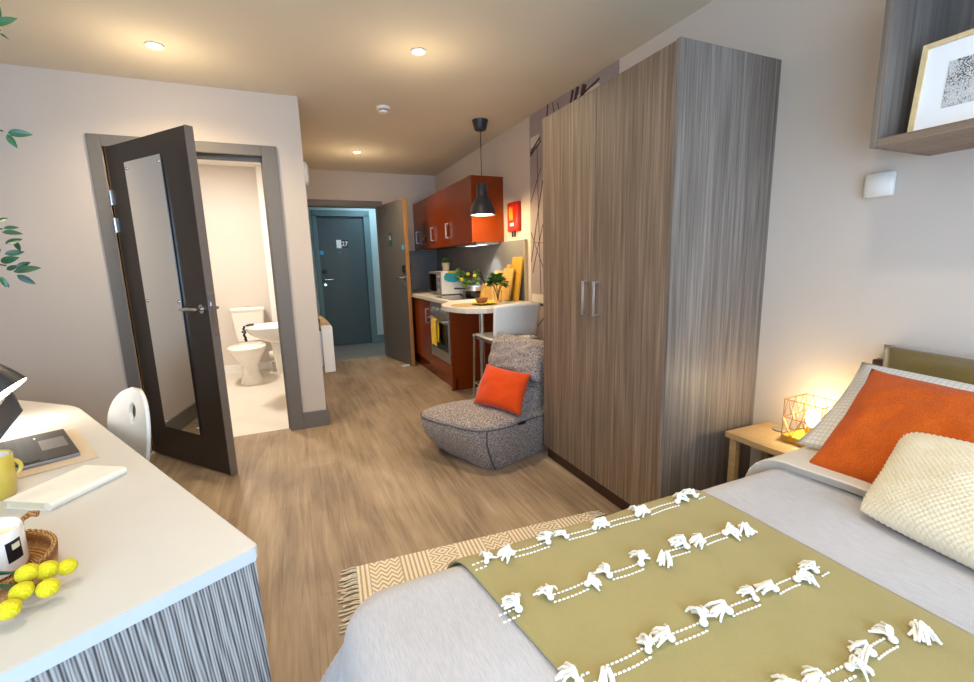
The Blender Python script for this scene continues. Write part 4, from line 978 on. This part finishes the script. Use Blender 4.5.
# local: +y faces the desk
def cback(u, v):
    """outline of a rounded shell back; u across, v up"""
    z = .45+.395*v; wd = .152*(.55+.45*math.sin(min(1, v/.86)*PI/2))*max(0, 1-(max(0, v-.50)/.50)**3.2)**.5
    x = (u*2-1)*max(wd, .012); y = -.005-.072*v**1.3+.026*(x/.16)**2*(.3+.9*v)-.008*math.sin(v*PI)
    z -= .015*(x/.16)**2*v
    return Vector((x, y, z))
bm = bmesh.new(); nu, nv = 84, 110
uv = [[cback(i/nu, j/nv) for j in range(nv+1)] for i in range(nu+1)]
vs = [[bm.verts.new(p_) for p_ in r] for r in uv]
hz, hr = .758, .030
for i in range(nu):
    for j in range(nv):
        c = (uv[i][j]+uv[i+1][j+1])/2; dz = c.z-hz; wx = hr*(1 if dz > 0 else max(.25, 1+dz/.055)); 
        if (c.x/(wx*.8))**2+(dz/(.032 if dz > 0 else .042))**2 < 1: continue
        bm.faces.new((vs[i][j], vs[i+1][j], vs[i+1][j+1], vs[i][j+1]))
seen = set(); comps = []
for f0 in bm.faces:
    if f0 in seen: continue
    stack_ = [f0]; seen.add(f0); comp = []
    while stack_:
        g_ = stack_.pop(); comp.append(g_)
        for e_ in g_.edges:
            for h_ in e_.link_faces:
                if h_ not in seen: seen.add(h_); stack_.append(h_)
    comps.append(comp)
comps.sort(key=len)
for comp in comps[:-1]: bmesh.ops.delete(bm, geom=comp, context='FACES')
bmesh.ops.delete(bm, geom=[v_ for v_ in bm.verts if not v_.link_faces], context='VERTS')
mb = MB(); mb.bm.free(); mb.bm = bm
cbk = mb.build('backrest', M['plasticw'], ch, weld=True)
mm = cbk.modifiers.new('smooth', 'SMOOTH'); mm.iterations = 8; mm.factor = .5
mm = cbk.modifiers.new('thickness', 'SOLIDIFY'); mm.thickness = .012; mm.offset = 0
cbk.data.polygons.foreach_set('use_smooth', [True]*len(cbk.data.polygons))
MB().grid(lambda u, v: Vector(((u*2-1)*.158*(1+.3*math.sin(PI*min(1,v*1.3))), -.045+.42*v, .45-.02*math.sin(PI*v)+.012*(u*2-1)**2-.03*max(0, v-.8)*5*.2)), 16, 16).build('seat', M['plasticw'], ch, solid=.012)
for x, y, dx, dy in ((.15, .05, .04, -.04), (-.15, .05, -.04, -.04), (.15, .32, .03, .04), (-.15, .32, -.03, .04)):
    MB().tube([(x, y, .43), (x+dx, y+dy, .008)], .010, 10).build('leg', M['chrome'], ch)
MB().tube([(.15, .05, .425), (.15, .32, .425), (-.15, .32, .425), (-.15, .05, .425), (.15, .05, .425)], .009).build('seat_frame', M['chrome'], ch)
# leafy branches in a vase at the left end of the desk
vz = thing('branch_vase', (-.86, .93, DT), 'tall vase of glossy green leafy branches at the left of the desk', 'vase of branches')
MB().lathe([(.045, 0), (.06, .02), (.065, .14), (.03, .24), (.034, .26), (.028, .255), (.026, .22)]).build('vase', M['ceramic'], vz)
br = MB(); lv = MB(); rl = random.Random(11)
def branch(path, leaves):
    br.tube(path, [.004]*(len(path)-1)+[.002], 6)
    for pos, d, L in leaves: leaf_quad(lv, Vector(pos), Vector(d), Vector((.2, -.6, .75)), L, L*.48, .15)
base = Vector((-.86, .93, DT)); rel = lambda x, y, z: Vector((x, y, z))-base
def spray(tipx, tipy, tipz, start, n, L=.05, droop=0):
    P0 = rel(*start); P1 = rel(tipx, tipy, tipz); mid = (P0+P1)/2+Vector((0, 0, .04))
    path = [P0*(1-t_)**2+mid*2*t_*(1-t_)+P1*t_*t_ for t_ in [i/8 for i in range(9)]]
    lf_ = []
    for i in range(n):
        t_ = 1-i/n*.45; q = P0*(1-t_)**2+mid*2*t_*(1-t_)+P1*t_*t_; s__ = 1 if i % 2 else -1
        d = (P1-P0).normalized()*.8+Vector((.15, -.1, s__*.9+rl.uniform(-.3, .3)))
        if i == 0: d = (P1-P0)
        lf_.append((q, d, L*rl.uniform(.8, 1.1)))
    branch(path, lf_)
# stems go up off the left of the picture, tips reach into it
stem_x = -.60
for pth in ([(0, 0, .2), (.06, -.0, .6), (.10, .0, .95), (.12, 0, 1.2)], [(0, 0, .2), (.10, .01, .42), (.16, .02, .55)]): br.tube(pth, [.006, .005, .004, .003][:len(pth)], 6)
LEAVES = [((-0.447,1.200,1.698),(-0.417,1.200,1.714)),
((-0.447,1.200,1.706),(-0.441,1.200,1.736)),
((-0.452,1.200,1.694),(-0.444,1.200,1.691)),
((-0.473,1.200,1.522),(-0.439,1.200,1.522)),
((-0.479,1.200,1.522),(-0.468,1.200,1.499)),
((-0.475,1.200,1.545),(-0.470,1.200,1.553)),
((-0.506,1.200,1.353),(-0.493,1.200,1.361)),
((-0.506,1.200,1.334),(-0.480,1.200,1.333)),
((-0.508,1.200,1.342),(-0.490,1.200,1.346)),
((-0.500,1.200,1.319),(-0.497,1.200,1.300)),
((-0.518,1.200,1.277),(-0.506,1.200,1.300)),
((-0.504,1.200,1.292),(-0.480,1.200,1.296)),
((-0.501,1.200,1.257),(-0.466,1.200,1.266)),
((-0.502,1.200,1.265),(-0.483,1.200,1.276)),
((-0.507,1.200,1.251),(-0.485,1.200,1.233)),
((-0.511,1.200,1.249),(-0.505,1.200,1.230)),
((-0.512,1.200,1.277),(-0.484,1.200,1.284)),
((-0.519,1.200,1.242),(-0.514,1.200,1.228)),
((-0.510,1.200,1.312),(-0.490,1.200,1.323)),
((-0.521,1.200,1.262),(-0.502,1.200,1.269)),
]
rl2 = random.Random(4)
for k_, (a_, c_) in enumerate(LEAVES):
    dd_ = Vector((0, (k_ % 5-2)*.012, 0)); a_ = rel(*a_)+dd_; c_ = rel(*c_)+dd_+Vector((0, rl2.uniform(-.01, .012), 0)); d_ = c_-a_
    leaf_quad(lv, a_, d_, Vector((.3+rl2.uniform(-.5, .5), -.9, .3+rl2.uniform(-.5, .5))), d_.length*1.08, d_.length*.52, .12)
for zt_, x_ in ((1.70, -.45), (1.522, -.475), (1.34, -.505), (1.27, -.51)):
    p0_ = rel(-.74, .94, zt_+.02); p1_ = rel(x_, 1.2, zt_)
    br.tube([p0_, (p0_+p1_)/2+Vector((0, 0, .02)), p1_], [.004, .003, .0015], 6)
    for m_ in range(7):
        q_ = p0_*(1-m_/8)+p1_*(m_/8); leaf_quad(lv, q_, Vector((rl2.uniform(-.4, .8), rl2.uniform(-.4, .8), rl2.uniform(-.8, .8))), Vector((.3, -.9, .3)), .055, .028, .15)
br.build('branches', M['stem'], vz); lv.build('foliage', M['leaf'], vz, smooth=False)

# ------------------------------------------------------------------ lights
def light(name, typ, loc, energy, color, rot=(0, 0, 0), **k):
    l = bpy.data.lights.new(name, typ); l.energy = energy; l.color = color
    for a, v in k.items(): setattr(l, a, v)
    o = bpy.data.objects.new(name, l); COL.objects.link(o); o.location = loc; o.rotation_euler = rot; return o
WARM = (1, .79, .51)
for x, y in LAMPS: light('ceiling_spot', 'SPOT', (x, y, H-.015), 62, WARM, spot_size=math.radians(150), spot_blend=.9, shadow_soft_size=.04)
for x, y, e in LAMPS and ((-.549, 3.121, 3.2), (.793, 2.705, 2.4), (.782, 5.159, 2.2)): light('ceiling_bounce_fill', 'POINT', (x, y, H-.30), e, WARM, shadow_soft_size=.03)  # added warm points below the fittings, standing in for bounce onto the ceiling
for x, y in ((-.5, .9), (.85, .5), (.2, -.6)): light('ceiling_spot', 'SPOT', (x, y, H-.015), 24, (1, .84, .60), spot_size=math.radians(150), spot_blend=.9, shadow_soft_size=.05)  # unseen warm spots without fittings, added to light the room
light('bathroom_light', 'AREA', (-.75, 4.9, H-.03), 34, (1, .93, .82), shape='DISK', size=.3)
light('pendant_bulb', 'POINT', (1.613, 3.75, H-.80), 15, (1, .72, .36), shadow_soft_size=.06)
light('hood_beam', 'SPOT', (1.80, 4.20, 1.42), 8, (.85, .93, 1), spot_size=math.radians(110), spot_blend=.6, shadow_soft_size=.02)
light('cage_bulb', 'POINT', (1.862, 1.047, .607), 4.6, (1, .80, .48), shadow_soft_size=.036)
light('desk_bulb', 'SPOT', (-.905, 2.0, .825), 1.0, (1, .86, .66), rot=(0, math.radians(42), 0), spot_size=math.radians(160), spot_blend=.7, shadow_soft_size=.05)
light('hall_light', 'AREA', (1.3, 6.85, 2.38), 10, (.62, .88, 1), shape='DISK', size=.5)
# daylight: world sky through the window, with a portal
wd = bpy.data.worlds.new('world'); scn.world = wd; wd.use_nodes = True
bgn = wd.node_tree.nodes['Background']; bgn.inputs[0].default_value = (.50, .72, 1, 1); bgn.inputs[1].default_value = 5.2
pt = light('window_portal', 'AREA', ((wx0+wx1)/2, YW-.12, (wz0+wz1)/2), 1, (1, 1, 1), rot=(PI/2, 0, 0), shape='RECTANGLE', size=wx1-wx0, size_y=wz1-wz0)
pt.rotation_euler = (-PI/2, 0, PI); pt.data.cycles.is_portal = True
scn.view_settings.view_transform = 'Standard'; scn.view_settings.look = 'None'; scn.view_settings.gamma = 1; scn.view_settings.exposure = .48
scn.view_settings.use_curve_mapping = False
scn.cycles.use_denoising = True; scn.cycles.max_bounces = 8; scn.cycles.diffuse_bounces = 5; scn.cycles.sample_clamp_indirect = 6
